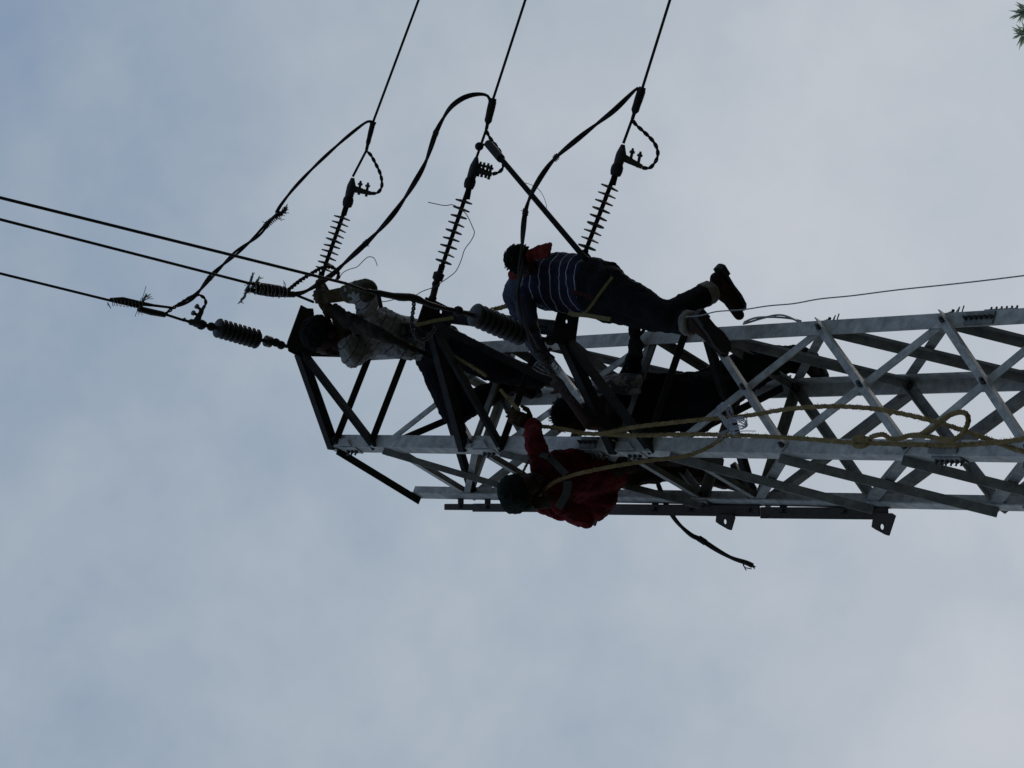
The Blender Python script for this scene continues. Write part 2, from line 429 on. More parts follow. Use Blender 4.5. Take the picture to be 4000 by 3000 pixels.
def plate_px(poly, zpl, name, mt, t=.01, parent=tower, hole=None, Y=None):
    pts = [at(x, y, z=zpl) if Y is None else at(x, y, Y=Y) for x, y in poly]
    nrm = V((0, 0, 1)) if Y is None else (pts[1]-pts[0]).cross(pts[2]-pts[1])
    b = MB()
    if hole is None: b.prism(pts, nrm, t)
    else:
        hc = at(*hole[:2], z=zpl) if Y is None else at(*hole[:2], Y=Y)
        nn = nrm.normalized(); c = sum(pts, V((0, 0, 0)))/len(pts); m_ = 24
        e1 = (pts[1]-pts[0]).normalized(); e2 = nn.cross(e1)
        outer = []; inner = []
        for k in range(m_):
            d = e1*math.cos(2*math.pi*k/m_)+e2*math.sin(2*math.pi*k/m_); best = 1e9
            for i in range(len(pts)):
                A, B = pts[i]-hc, pts[(i+1) % len(pts)]-hc; ed = B-A
                den = d.dot(e1)*ed.dot(e2)-d.dot(e2)*ed.dot(e1)
                if abs(den) < 1e-9: continue
                s_ = (A.dot(e1)*ed.dot(e2)-A.dot(e2)*ed.dot(e1))/den
                tt = (A.dot(e1)*d.dot(e2)-A.dot(e2)*d.dot(e1))/den
                if s_ > 0 and -1e-6 <= tt <= 1+1e-6: best = min(best, s_)
            outer.append(hc+d*best); inner.append(hc+d*hole[2])
        vs = [p+nn*s_*t/2 for s_ in (-1, 1) for p in outer+inner]; fs = []
        for k in range(m_):
            l = (k+1) % m_; o_ = 2*m_
            fs += [[k, l, m_+l, m_+k], [o_+k, o_+m_+k, o_+m_+l, o_+l], [k, o_+k, o_+l, l], [m_+k, m_+l, o_+m_+l, o_+m_+k]]
        b.add(vs, fs)
    return obj(name, b, M[mt], parent)
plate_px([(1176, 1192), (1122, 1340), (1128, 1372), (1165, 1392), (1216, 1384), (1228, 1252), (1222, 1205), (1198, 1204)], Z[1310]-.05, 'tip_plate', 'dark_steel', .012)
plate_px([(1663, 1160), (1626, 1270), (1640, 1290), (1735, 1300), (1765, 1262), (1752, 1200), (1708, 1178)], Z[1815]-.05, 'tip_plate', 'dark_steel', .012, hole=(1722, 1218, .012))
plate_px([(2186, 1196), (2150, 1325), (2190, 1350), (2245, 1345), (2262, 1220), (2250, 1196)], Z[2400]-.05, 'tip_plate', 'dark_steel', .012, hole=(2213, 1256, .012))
# upright channels hung under the first two bracket tips
for (x0, y0, x1, y1, T) in ((1218, 1282, 1660, 1292, TIP[0]), (1728, 1232, 2156, 1280, TIP[1])):
    Yc = T.y+.03
    p, q = at(x0, y0, Y=Yc), at(x1, y1, Y=Yc); d = (q-p).normalized(); s_ = V((1, 0, 0)); s_ = (s_-d*s_.dot(d)).normalized(); n = d.cross(s_)
    b = MB()
    sec = [(-.045, -.02), (.045, -.02), (.045, .02), (.038, .02), (.038, -.013), (-.038, -.013), (-.038, .02), (-.045, .02)]
    b.ring([[e+s_*a_+n*c_ for a_, c_ in sec] for e in (p, q)])
    for k in range(3): b.bolt(q-d*(.03+.035*k)-n*.02*(1 if n.y > 0 else -1), -n*(1 if n.y > 0 else -1), .011)
    obj('hanger_channel', b, M['dark_steel'], tower)
# long stay angle from the second bracket tip to the far leg
b = MB(); p = at(1690, 1262, Y=10.15); q = at(2170, 1500, Y=10.75); b.angle(p, q, .05, .006, V((0, .8, .6)))
obj('stay_angle', b, M['dark_steel'], tower)
for T, x2 in ((TIP[2], 2480), (TIP[1], 2010)):
    b = MB(); q = at(x2, 1535, Y=corner(2, Z[2400]).y-.05); b.angle(T, q, .05, .006, V((0, 0, 1))); obj('crossarm_member', b, M['dark_steel'], tower)
# gusset plates on the front leg
for x in (1310, 1840, 2405):
    zq = zl(x+25); u, n = face(3, 1, zq); c = corner(3, zq)
    b = MB(); b.prism([c+u*.0+V((0, 0, .03))+n*.014, c+u*.05+V((0, 0, .04))+n*.014, c+u*.05-V((0, 0, .05))+n*.014, c+u*.0-V((0, 0, .12))+n*.014], n, .006)
    u2, n2_ = face(3, 4, zq)
    b.prism([c+V((0, 0, .05))+n2_*.006, c+u2*.07+V((0, 0, .03))+n2_*.006, c+u2*.09-V((0, 0, .14))+n2_*.006, c-V((0, 0, .16))+n2_*.006], n2_, .006)
    k = len(b.f)
    for dz in (-.03, -.075, -.12): b.bolt(c+u2*.045+V((0, 0, dz))+n2_*.01, n2_, .014)
    o = obj('gusset_plate', b, M['galv'], tower); o.data.materials.append(M['bolt'])
    for f_ in o.data.polygons:
        if f_.index >= k: f_.material_index = 1
# dark rail bolted outside the far corner leg, with lugs
Yr = corner(4, Z[2400]).y
for (x0, x1, y0, y1, yw) in ((1738, 1848, 1981, 1982, 22), (1848, 2338, 1984, 1986, 30), (2367, 2966, 1991, 1997, 40), (2972, 3468, 2004, 2008, 42)):
    p, q = at(x0, y0, Y=Yr-.03), at(x1, y1, Y=Yr-.03); b = MB(); d = (q-p).normalized(); s_ = cR; s_ = (s_-d*s_.dot(d)).normalized(); n = d.cross(s_)
    sc_ = p.length/FPX
    b.bar(p, q, s_*yw*sc_, n*.012); b.bar(p+s_*(yw*sc_/2)-n*.02, q+s_*(yw*sc_/2)-n*.02, s_*.006, n*.045)
    obj('rail', b, M['rust_steel'], tower)
for poly, hole in (([(2290, 1995), (2347, 1995), (2325, 2055), (2285, 2035)], None),
                   ([(2800, 2010), (2875, 2010), (2856, 2074), (2797, 2040)], (2833, 2038, .016)),
                   ([(3414, 2005), (3502, 2004), (3472, 2095), (3406, 2060)], (3446, 2058, .017))):
    plate_px(poly, None, 'lug', 'rust_steel', .01, hole=hole, Y=Yr-.05)
for x in (1800, 1905, 2120, 2560, 2700, 2930, 3060, 3300):
    zq = zl(x, 4); c = corner(4, zq); yy = pix(c)[1]; p = at(x, yy-12, Y=c.y-.012); q = at(x, 1986+(x-1740)*.014, Y=Yr-.035)
    b = MB(); d = (q-p); e = V((0, 0, .028)); b.box((p+q)/2, d/2, e, d.cross(e).normalized()*.004); b.bolt(q-d.normalized()*.02, (-cF), .012)
    obj('rail_clip', b, M['dark_steel'], tower)
# crossing bolts on the open face, seen as dark dots
fz = [(2620, 3050), (3050, 3530), (3530, 4010)]
for x0, x1 in fz:
    for i, j in ((1, 3), (3, 4)):
        zc = (zl(x0)+zl(x1))/2; u, n = face(i, j, zc); c = (corner(i, zc)+corner(j, zc))/2; b = MB()
        b.bolt(c+n*.008, n, .021, .018); obj('bolt', b, M['bolt'], tower)
# grey cable behind the left leg
ca = MB(); ca.strands(path([(2905, 1262), (2960, 1244), (3030, 1235), (3080, 1240), (3125, 1256)], Y0=10.95, Y1=10.95), .006, .007, .5, 2)
tag(obj('grey_cable', ca, M['strand'], auto=60), 'bright grey cable arching over the top edge of the upper leg', 'cable')
# ------------------------------------------------------------------ conductors, insulators, clamps
ZC = [TIP[0].z, TIP[1].z, TIP[2].z]; DC = {t.z: t.dot(cF)+.02 for t in TIP}  # the right-hand spans run downhill away from the tower
#         # heights of the three phases
def far(p, q, d): return q+(q-p).normalized()*d
RIGHT = [  # z, wire polyline px (clamp -> frame edge)
    (ZC[0], [(1378, 690), (1430, 590), (1458, 475), (1635, 0)], 'topmost of the three conductors leaving at the photo top, ends in the leftmost clamp'),
    (ZC[1], [(1860, 620), (1898, 510), (1927, 385), (2052, 0)], 'middle of the three conductors leaving at the photo top, thick sleeve above the rod'),
    (ZC[2], [(2435, 560), (2468, 470), (2510, 342), (2617, 0)], 'lowest of the three conductors leaving at the photo top, meets the sharp jumper bend')]
LOOPR = [[(1450, 756), (1476, 752), (1492, 725), (1486, 680), (1465, 635), (1448, 605), (1430, 588)],
         [(1924, 680), (1950, 672), (1966, 650), (1963, 615), (1945, 580), (1915, 540), (1898, 508)],
         [(2508, 655), (2540, 655), (2566, 620), (2568, 585), (2550, 550), (2512, 512), (2482, 485), (2474, 470)]]
for (z_, pts, lab), loop in zip(RIGHT, LOOPR):
    P = [atD(*p, DC[z_]) for p in pts]; e = far(P[2], P[3], 22)
    t = thing('conductor', P[0], 'black '+lab, 'power line', 'conductors leaving the top of the photo')
    b = MB(); b.tube([P[0], P[1], P[2], P[3], e], .0085, 8); obj('wire', b, M['wire'], t, auto=60)
    b = MB(); q = P[1].lerp(P[2], .04)
    b.tube([q+V((0, 0, -.002)), P[1].lerp(P[2], .3), P[1].lerp(P[2], .8), P[2]], [.011, .024 if z_ != ZC[0] else .016, .026 if z_ != ZC[0] else .018, .022], 10, sm=3)
    obj('sleeve', b, M['wire'], t, auto=60)
    L_ = [atD(*p, DC[z_]) for p in loop]
    b = MB(); b.strands(L_, .0065, .0062, .09, 2, 6); obj('tail_loop', b, M['wire'], t, auto=60)
def clampR(z_, ball, neck, top, arm, bolts, lab):
    A = lambda p: atD(*p, DC[z_])
    t = thing('strain_clamp', A(ball), lab, 'clamp', 'bolted strain clamps')
    b = MB(); c = A(ball); d = (A(top)-c).normalized()
    b.lathe(c-d*.045, d, [(0, .014), (.006, .03), (.03, .036), (.055, .036), (.07, .03), (.085, .02), (.1, .018)], 12)
    obj('socket', b, M['dark_steel'], t, auto=50)
    b = MB(); b.tube([c+d*.03, A(neck), A(neck).lerp(A(top), .5), A(top)], lambda s: .032-.008*abs(s-.3)*1.4 if s < .5 else .030-.036*(s-.5), 10, sm=4)
    b.tube([A(neck), A(neck).lerp(A(arm), .5), A(arm)], lambda s: .026-.012*s, 8, sm=3)
    obj('body', b, M['alu'], t, auto=50)
    up = (A(top)-A(neck)).normalized()
    for q in bolts:
        b = MB(); p = A(q)
        b.tube([p-up*.045, p+up*.04], .010, 6); b.lathe(p+up*.02, up, [(0, .018), (.014, .018), (.014, .008), (.03, .008)], 6)
        obj('u_bolt', b, M['bolt'], t)
clampR(ZC[0], (1360, 785), (1372, 735), (1378, 695), (1450, 756), [(1405, 735), (1434, 742)], 'bolted strain clamp with two short bolts, above the leftmost rod insulator')
clampR(ZC[1], (1836, 712), (1852, 660), (1862, 615), (1922, 682), [(1872, 662), (1886, 665), (1902, 668), (1914, 674)], 'strain clamp with a row of four bolts, beside the top of the dark rod')
clampR(ZC[2], (2410, 660), (2425, 610), (2434, 565), (2508, 652), [(2466, 612), (2496, 625)], 'bolted strain clamp holding the widest hanging tail loop')
def rod_insulator(z_, top, s0, s1, bot, fit, ns, lab, rad=.056):
    A = lambda p: atD(*p, DC[z_])
    a, c = A(bot), A(top); d = (c-a).normalized()
    t = thing('rod_insulator', a, lab, 'insulator', 'thin shed polymer insulators')
    b = MB(); b.tube([a, c], .0135, 10); b.tube([A(s0)+d*.02, c], .019, 10); b.tube([a, A(s1)-d*.02], .02, 10); obj('rod', b, M['rubber'], t, auto=50)
    b = MB(); F_ = [A(p) for p in fit]
    b.tube([a, F_[0]], .02, 8); b.lathe(F_[0]-d*.03, d, [(0, .02), (.01, .034), (.05, .036), (.06, .018)], 10)
    for i in range(len(F_)-1): b.tube([F_[i], F_[i+1]], .021, 8); b.ball(F_[i+1], .026, n=6)
    obj('end_fitting', b, M['dark_steel'], t, auto=50)
    for k in range(ns):
        p = A(s0).lerp(A(s1), k/(ns-1)); q = A(s0)+(d*(A(s1)-A(s0)).dot(d))*(k/(ns-1))
        tilt = (d+V((random.uniform(-.06, .06), random.uniform(-.06, .06), random.uniform(-.06, .06)))).normalized()
        b = MB(); r_ = rad*random.uniform(.97, 1.03)
        b.lathe(a+d*(q-a).dot(d)-tilt*.006, tilt, [(0, .015), (.001, r_*.7), (.001, r_-.004), (.004, r_), (.009, r_-.002), (.014, r_*.5), (.016, .018)], 20)
        obj('shed', b, M['shed'], t, auto=40)
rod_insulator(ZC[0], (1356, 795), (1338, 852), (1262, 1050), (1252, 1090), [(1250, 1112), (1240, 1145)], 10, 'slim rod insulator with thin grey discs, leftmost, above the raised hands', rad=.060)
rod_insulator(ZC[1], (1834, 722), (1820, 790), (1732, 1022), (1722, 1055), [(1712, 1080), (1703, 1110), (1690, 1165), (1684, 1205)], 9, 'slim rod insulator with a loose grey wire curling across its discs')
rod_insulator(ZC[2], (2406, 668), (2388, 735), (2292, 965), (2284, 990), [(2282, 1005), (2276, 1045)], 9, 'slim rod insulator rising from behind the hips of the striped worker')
# grey threads tied on the middle insulator
def thread(pts, z_=None, lab=None, r=.0028, mt='grey_wire', Y0=None, Y1=None, name='loose_wire', cat='wire'):
    P = [(atD(*p, DC[z_]-.08) if z_ in DC else at(*p, z=z_)) for p in pts] if z_ is not None else path(pts, Y0=Y0, Y1=Y1)
    b = MB(); b.tube(P, r, 5, sm=5); return tag(obj(name, b, M[mt], auto=60), lab, cat, 'loose thin wires')
thread([(1672, 790), (1700, 796), (1738, 803), (1768, 800), (1795, 815), (1822, 838), (1845, 885), (1853, 910), (1840, 940), (1815, 975), (1800, 1020), (1780, 1060), (1750, 1085), (1728, 1100), (1700, 1120), (1650, 1138), (1612, 1162)],
       z_=ZC[1], lab='thin grey wire curling around the middle slim insulator')
thread([(1322, 1090), (1340, 1065), (1365, 1052), (1395, 1042), (1420, 1018), (1438, 1004), (1458, 1006), (1468, 1020), (1474, 1038)],
       Y0=10.0, Y1=9.9, lab='short thin grey wire hooked over above the bent gloved arm')
thread([(1440, 1165), (1470, 1176), (1500, 1178), (1530, 1172), (1562, 1162), (1612, 1162)], Y0=10.1, Y1=10.0, lab='thin grey wire sagging under the black fitting bar')
thread([(2042, 712), (2075, 722), (2105, 740), (2124, 770), (2134, 800), (2134, 820)], Y0=10.5, Y1=10.35, lab='thin wire bowed off the long dark rod', r=.002)
thread([(2680, 1238), (2740, 1232), (2800, 1217), (2900, 1210), (3000, 1195), (3100, 1186), (3200, 1168), (3330, 1155), (3500, 1133), (3700, 1112), (3850, 1095), (4020, 1074)],
       Y0=9.9, Y1=8.6, lab='long thin brown wire running from the boots to the right edge', r=.0035, mt='grey_wire')

# left-hand conductors, running over the camera
LEFT = [
    (ZC[0], [(640, 1222), (435, 1175), (0, 1068), ], 'lowest conductor on the left, leading to the small glass insulator string'),
    (ZC[1], [(1225, 1180), (1150, 1150), (960, 1103), (0, 857)], 'middle conductor on the left, ending in the raised gloved hands'),
    (ZC[2], [(1440, 1140), (1350, 1107), (900, 995), (0, 772)], 'upper conductor on the left, crossing in front of the bent arm')]
for z_, pts, lab in LEFT:
    P = [at(*p, z=z_) for p in pts]; e = far(P[-2], P[-1], 9); e2 = far(P[-2], P[-1], 60)
    t = thing('conductor', P[0], 'black '+lab, 'power line', 'conductors leaving the left of the photo')
    b = MB(); b.tube(P+[e, e2], .0085, 8); obj('wire', b, M['wire'], t, auto=60)
    if z_ == ZC[0]:
        A = lambda x, y: at(x, y, z=z_)
        b = MB(); b.tube([A(540, 1207), A(590, 1219), A(645, 1230)], [.017, .021, .017], 8); b.tube([A(430, 1168), A(480, 1170), A(540, 1184), A(600, 1193), A(672, 1202)], [.008, .017, .017, .009, .008], 8)
        b.strands([A(645, 1228), A(665, 1212), A(700, 1188), A(745, 1160)], .006, .007, .08, 2)
        obj('splice', b, M['wire'], t, auto=60)
        b = MB(); b.wrap(A(435, 1180), A(560, 1192), .022, 9, .0025); b.spray(A(550, 1185), (A(575, 1150)-A(550, 1185)), 14, .10, .16); b.spray(A(548, 1190), A(548, 1215)-A(548, 1190), 5, .08, .2)
        b.spray(A(420, 1180), A(428, 1198)-A(420, 1180), 3, .05, .3); b.tube([A(552, 1205), A(556, 1180), A(572, 1152)], .008, 6)
        obj('binding_wire', b, M['strand'], t, auto=60)
        b = MB(); b.tube([A(640, 1226), A(720, 1252)], .009, 8); obj('link_wire', b, M['wire'], t, auto=60)
        b = MB(); b.strands([A(745, 1160), A(775, 1152), A(798, 1165), A(804, 1185), A(793, 1205)], .006, .006, .08, 2); obj('tail_loop', b, M['wire'], t, auto=60)
    if z_ == ZC[1]:
        A = lambda x, y: at(x, y, z=z_)
        b = MB(); b.tube([A(990, 1112), A(1040, 1122), A(1090, 1132), A(1128, 1142)], [.017, .024, .027, .02], 8)
        b.tube([A(965, 1130), A(1010, 1140), A(1060, 1148), A(1150, 1150)], [.012, .019, .019, .019], 8)
        obj('splice', b, M['wire'], t, auto=60)
        b = MB(); b.wrap(A(985, 1122), A(1120, 1142), .032, 9, .0028)
        b.wrap(A(960, 1128), A(1100, 1150), .026, 6, .0022)
        for a_, c_ in (((958, 1138), (985, 1078)), ((968, 1140), (1008, 1092)), ((955, 1148), (998, 1110)), ((958, 1150), (942, 1172))):
            b.tube([A(*a_), A((a_[0]+c_[0])/2+4, (a_[1]+c_[1])/2), A(*c_)], .0085, 6, sm=3); b.spray(A(*c_), A(*c_)-A(*a_), 5, .04, .3)
        b.spray(A(1110, 1138), A(1105, 1110)-A(1110, 1138), 4, .06, .2)
        obj('binding_wire', b, M['strand'], t, auto=60)
        b = MB(); b.strands([A(1128, 1132), A(1170, 1098), A(1215, 1070), A(1255, 1048), A(1295, 1044), A(1318, 1062), A(1322, 1082), A(1312, 1100)], .007, .007, .05, 2)
        b.spray(A(1170, 1098), V((0, 0, 1)), 8, .03, .9, .002); obj('twisted_tail', b, M['wire'], t, auto=60)
# clamp and glass insulators, lowest left conductor
A0 = lambda x, y: at(x, y, z=ZC[0])
t = thing('strain_clamp', A0(775, 1265), 'strain clamp with an upright bolted arm, left of the small insulator string', 'clamp', 'bolted strain clamps')
b = MB(); b.tube([A0(718, 1250), A0(745, 1258), A0(775, 1262), A0(800, 1270)], [.010, .022, .03, .026], 10, sm=3); b.tube([A0(766, 1258), A0(778, 1235), A0(792, 1205)], [.024, .018, .012], 8, sm=2)
b.tube([A0(718, 1243), A0(722, 1254)], .012, 6); obj('body', b, M['alu'], t, auto=50)
for q, e in (((775, 1232), (754, 1222)), ((786, 1212), (768, 1196))):
    b = MB(); b.tube([A0(*q), A0(*e)], .010, 6); b.lathe(A0(*e), A0(*e)-A0(*q), [(-.01, .017), (.006, .017)], 6); obj('u_bolt', b, M['bolt'], t)
b = MB(); b.ball(A0(786, 1268), .035, n=6); obj('socket', b, M['dark_steel'], t, auto=50)
def glass_string(p0, p1, n, rad, z_, tail0, tail1, lab, mt='porcelain'):
    A = lambda p: at(*p, z=z_)
    a, c = A(p0), A(p1); d = (c-a).normalized(); L_ = (c-a).length
    t = thing('disc_insulator_string', a, lab, 'insulator', 'disc insulator strings')
    for k in range(n):
        p = a+(c-a)*(k/(n-1)); b = MB()
        b.lathe(p-d*.02, d, [(h_*L_/(n-1), r_) for h_, r_ in ((-.1, .02), (0, rad*.62), (.06, rad*.84), (.18, rad*.96), (.36, rad), (.54, rad*.95), (.68, rad*.82), (.78, rad*.66), (.86, rad*.5), (1.02, rad*.45), (1.03, .02))], 24)
        obj('disc', b, M[mt], t, auto=45)
    for nm, pts in (('line_fitting', tail0), ('tower_fitting', tail1)):
        b = MB(); P = [A(p) for p in pts]
        b.tube(P, .013, 8)
        for q in P[1:-1]: b.ball(q, .03, n=6)
        obj(nm, b, M['dark_steel'], t, auto=50)
    return t
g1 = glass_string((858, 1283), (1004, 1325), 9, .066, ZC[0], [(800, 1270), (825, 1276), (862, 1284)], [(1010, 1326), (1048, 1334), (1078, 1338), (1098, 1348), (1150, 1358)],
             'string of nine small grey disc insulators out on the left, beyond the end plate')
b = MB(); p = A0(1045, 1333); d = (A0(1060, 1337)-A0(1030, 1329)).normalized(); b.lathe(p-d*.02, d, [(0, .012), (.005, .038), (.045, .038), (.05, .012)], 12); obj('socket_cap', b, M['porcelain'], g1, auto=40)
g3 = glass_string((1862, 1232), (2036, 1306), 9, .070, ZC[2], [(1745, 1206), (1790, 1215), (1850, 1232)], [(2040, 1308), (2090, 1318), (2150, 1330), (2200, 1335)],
             'larger string of grey disc insulators lying between the two workers')
# fitting bar of the upper conductor, passing the bent arm
A2 = lambda x, y: at(x, y, z=ZC[2])
t = thing('strain_clamp', A2(1600, 1165), 'long black clamp bar with a hanging leg, over the grey shirt', 'clamp', 'bolted strain clamps')
b = MB(); b.tube([A2(1435, 1135), A2(1480, 1145), A2(1560, 1160), A2(1615, 1163), A2(1680, 1190), A2(1750, 1208)], [.012, .018, .023, .022, .016, .012], 8, sm=3)
b.tube([A2(1478, 1152), A2(1482, 1175), A2(1488, 1202)], .013, 8); obj('body', b, M['wire'], t, auto=50)
b = MB(); b.strands([A2(1608, 1165), A2(1617, 1190), A2(1612, 1225), A2(1608, 1265), A2(1618, 1305), A2(1640, 1328), A2(1665, 1325), A2(1688, 1302), A2(1700, 1278)], .006, .007, .05, 2)
obj('tail_loop', b, M['alu'], t, auto=50)
# jumper cables
def jumper(pts, P0, P1, r, off, pitch, lab, ties, mt='wire', P=None):
    P = P or path(pts, P0=P0, P1=P1)
    t = thing('jumper_cable', P[0], lab, 'jumper cable', 'slack jumper cables')
    b = MB(); b.strands(P, r, off, pitch, 2, 8, 8); obj('strands', b, M[mt], t, auto=60)
    for tx, ty in ties:
        i = min(range(len(P)), key=lambda k: (pts[k][0]-tx)**2+(pts[k][1]-ty)**2)
        d = (P[min(i+1, len(P)-1)]-P[max(i-1, 0)]).normalized(); b = MB()
        b.wrap(P[i]-d*.018, P[i]+d*.018, off+r*.8, 4, .0035); b.spray(P[i], d.orthogonal(), 2, .03, .5); obj('tie', b, M['alu'], t, auto=60)
    return t, P
a, c = atD(1458, 478, DC[ZC[0]]), at(700, 1192, z=ZC[0])
t, P = jumper([(1458, 478), (1445, 474), (1420, 484), (1340, 548), (1250, 630), (1190, 690), (1140, 745), (1098, 800), (1080, 830)], a, at(1080, 830, z=ZC[0]-.2), .0085, .003, .5,
              'single black cable arching from the leftmost sleeve down to a frayed joint', [])
t, P2 = jumper([(1098, 832), (1075, 845), (1040, 880), (1000, 925), (920, 990), (855, 1050), (820, 1085), (780, 1135), (755, 1160), (720, 1182), (690, 1195)], at(1098, 832, z=ZC[0]-.2), c, .0085, .009, .45,
              'frayed double cable running down left to the lowest left conductor', [(820, 1085), (1040, 880)])
b = MB(); d = P2[0]-P2[2]; b.spray(P2[0], d, 26, .07, .28, .0025); b.spray(P2[1], d, 14, .07, .6, .002); b.wrap(P2[0], P2[2], .019, 10, .003); obj('frayed_end', b, M['alu'], t, auto=60)
jumper([(1915, 395), (1905, 375), (1880, 368), (1840, 372), (1800, 388), (1760, 420), (1730, 465), (1702, 520), (1680, 585), (1655, 650), (1600, 745), (1545, 825), (1490, 890), (1430, 950), (1360, 1015), (1300, 1070), (1240, 1112), (1190, 1140), (1150, 1150)],
       atD(1915, 395, DC[ZC[1]]), at(1150, 1150, z=ZC[1]), .0095, .0075, .6, 'long twisted cable swinging from the middle sleeve to the raised hands', [(1702, 520), (1430, 950)])
jp = [(2502, 352), (2488, 346), (2470, 362), (2400, 430), (2330, 485), (2260, 540), (2172, 615), (2120, 680), (2075, 760), (2052, 830), (2043, 910), (2038, 1000), (2030, 1080), (2024, 1150), (2035, 1210), (2060, 1290), (2082, 1345), (2098, 1372)]
jump3 = path(jp[:10], P0=atD(2502, 352, DC[ZC[2]]), P1=at(2052, 830, Y=9.95))+path(jp[9:], P0=at(2052, 830, Y=9.95), P1=at(2098, 1372, Y=9.62))[1:]
jumper(jp, None, None, .0095, .0075, .6, 'twisted cable dropping in front of the blue striped shirt', [(2172, 615), (2052, 830)], P=jump3)
# lower end of that cable, bare strands towards the leg
b = MB(); b.strands(path([(2098, 1372), (2130, 1420), (2165, 1470), (2200, 1500), (2222, 1545), (2240, 1560)], Y0=9.62, Y1=10.1), .0045, .008, .4, 3); 
tag(obj('bare_strands', b, M['wire'], auto=60), 'opened bare strands trailing between the dark bracket members', 'cable')
b = MB()
for k in range(7):
    x0, y0 = 2118+random.uniform(-20, 20), 1395+random.uniform(-10, 20)
    b.tube(smooth([at(x0, y0, Y=10.0), at(x0-10-k*2, y0+25, Y=10.02), at(x0+10+k*6, y0+38+3*k, Y=10.0), at(x0+35+k*6, y0+16+k*2, Y=10.05), at(x0+20, y0-5, Y=10.03)], 6), .0022, 5)
tag(obj('wire_tangle', b, M['grey_wire'], auto=60), 'small tangle of thin dark wire hanging off the lower bracket', 'wire')
# long dark rod
P = [atD(1908, 562, DC[ZC[1]]-.03), at(2288, 1012, Y=9.95)]
t = thing('pulling_rod', P[1], 'long dark rod slanting from the middle clamp to the hips of the striped worker', 'rod')
b = MB(); b.tube([P[0].lerp(P[1], .1), P[1]], .017, 10); obj('shaft', b, M['rubber'], t, auto=50)
b = MB(); b.tube([P[0], P[0].lerp(P[1], .14)], .027, 10); b.bolt(P[0].lerp(P[1], .03), V((-1, 0, .2)), .014); b.tube([P[0], atD(1872, 568, DC[ZC[1]])], .008, 6); b.ball(atD(1872, 572, DC[ZC[1]]), .028, n=6); obj('head', b, M['dark_steel'], t, auto=50)
# frayed drooping cable under the tower
pts = [(2560, 1862), (2572, 1895), (2586, 1930), (2600, 1965), (2618, 2000), (2650, 2045), (2700, 2090), (2738, 2108), (2800, 2148), (2860, 2180), (2915, 2198), (2940, 2210)]
P = path(pts, Y0=11.15, Y1=11.5)
t = thing('hanging_cable', P[0], 'short dark cable drooping below the tower with a frayed end', 'cable')
b = MB(); b.strands(P, .0125, .005, .7, 2); obj('strands', b, M['wire'], t, auto=60)
b = MB(); b.tube([P[7]-(P[8]-P[7])*.15, P[7]+(P[8]-P[7])*.3], .021, 8); b.tube([P[1], P[2]], .015, 8); obj('tie', b, M['wire'], t, auto=60)
b = MB(); e = P[-1]; d = P[-1]-P[-2]
b.spray(e-d.normalized()*.02, d, 10, .04, .2, .003)
for q in ((2915, 2228), (2935, 2222)): b.tube(smooth([P[-2]-(P[-1]-P[-2])*.6, at(2908, 2215, Y=11.5), at(*q, Y=11.5)], 4), .0035, 5)
obj('frayed_end', b, M['alu'], t, auto=60)

# ------------------------------------------------------------------ ropes
def rope(pts, Y0, Y1, lab, r=.0085, name='rope', mt='rope', extra=None, P0=None, P1=None):
    P = path(pts, Y0=Y0, Y1=Y1, P0=P0, P1=P1)
    t = thing(name, P[0], lab, 'rope', 'yellow fibre ropes')
    b = MB(); b.strands(P, r*.8, r*.62, .07, 3, 6, 8, loose=.25); obj('strands', b, M[mt], t, auto=70)
    b = MB(); S = smooth(P, 8)
    for _ in range(int(sum((S[i+1]-S[i]).length for i in range(len(S)-1))*90)):
        p = random.choice(S); q = V([random.gauss(0, 1) for _ in range(3)]).normalized(); b.tube([p, p+q*.016, p+q*.022+V((0, 0, .004))], .0008, 4)
    obj('fuzz', b, M[mt], t); t.children[1]['kind'] = 'stuff'
    return t
rope([(2035, 1652), (2100, 1662), (2200, 1676), (2300, 1694), (2370, 1690), (2480, 1668), (2600, 1654), (2700, 1643), (2800, 1634), (2880, 1628), (2960, 1617), (3060, 1600), (3200, 1588), (3300, 1588), (3420, 1597), (3540, 1619), (3640, 1643), (3720, 1667), (3800, 1694), (3880, 1722), (3960, 1752), (4040, 1775)],
     10.2, 9.2, 'yellow pulling rope, the upper strand, bowed over the lattice', r=.0092)
t = rope([(2260, 1692), (2400, 1698), (2520, 1700), (2700, 1696), (2820, 1698), (2960, 1703), (3100, 1711), (3200, 1718), (3300, 1727), (3365, 1730), (3450, 1732), (3560, 1736), (3700, 1738), (3800, 1735), (3880, 1728), (3950, 1722), (4040, 1706)],
     10.25, 9.15, 'yellow rope with a knot and a loop, the lower strand in front of the leg', r=.0092)
Yk = lambda x: 10.25-(x-2260)/1780*1.1
K = lambda x, y, dy=0: at(x, y, Y=Yk(x)-.02+dy)
b = MB()
b.strands([K(3330, 1728), K(3345, 1712), K(3375, 1710), K(3388, 1728), K(3365, 1742), K(3338, 1736), K(3350, 1718), K(3382, 1722), K(3400, 1716)], .008, .0075, .07, 3, 6, 8)
b.strands([K(3385, 1722), K(3410, 1704), K(3450, 1697), K(3475, 1712), K(3505, 1714), K(3560, 1700), K(3620, 1703), K(3680, 1716), K(3725, 1716), K(3758, 1695), K(3778, 1660), K(3782, 1630), K(3768, 1612), K(3735, 1612), K(3690, 1632), K(3650, 1668), K(3600, 1695), K(3560, 1702)], .0078, .006, .07, 3, 6, 8)
obj('knot', b, M['rope'], t, auto=70)
rope([(2075, 1975), (2095, 1950), (2150, 1893), (2230, 1858), (2340, 1832), (2450, 1812), (2560, 1796), (2650, 1786), (2720, 1768), (2780, 1740), (2815, 1715), (2850, 1690)], 10.15, 10.25,
     'yellow rope rising from the red jacket across the front leg to the wire bundle', r=.009)
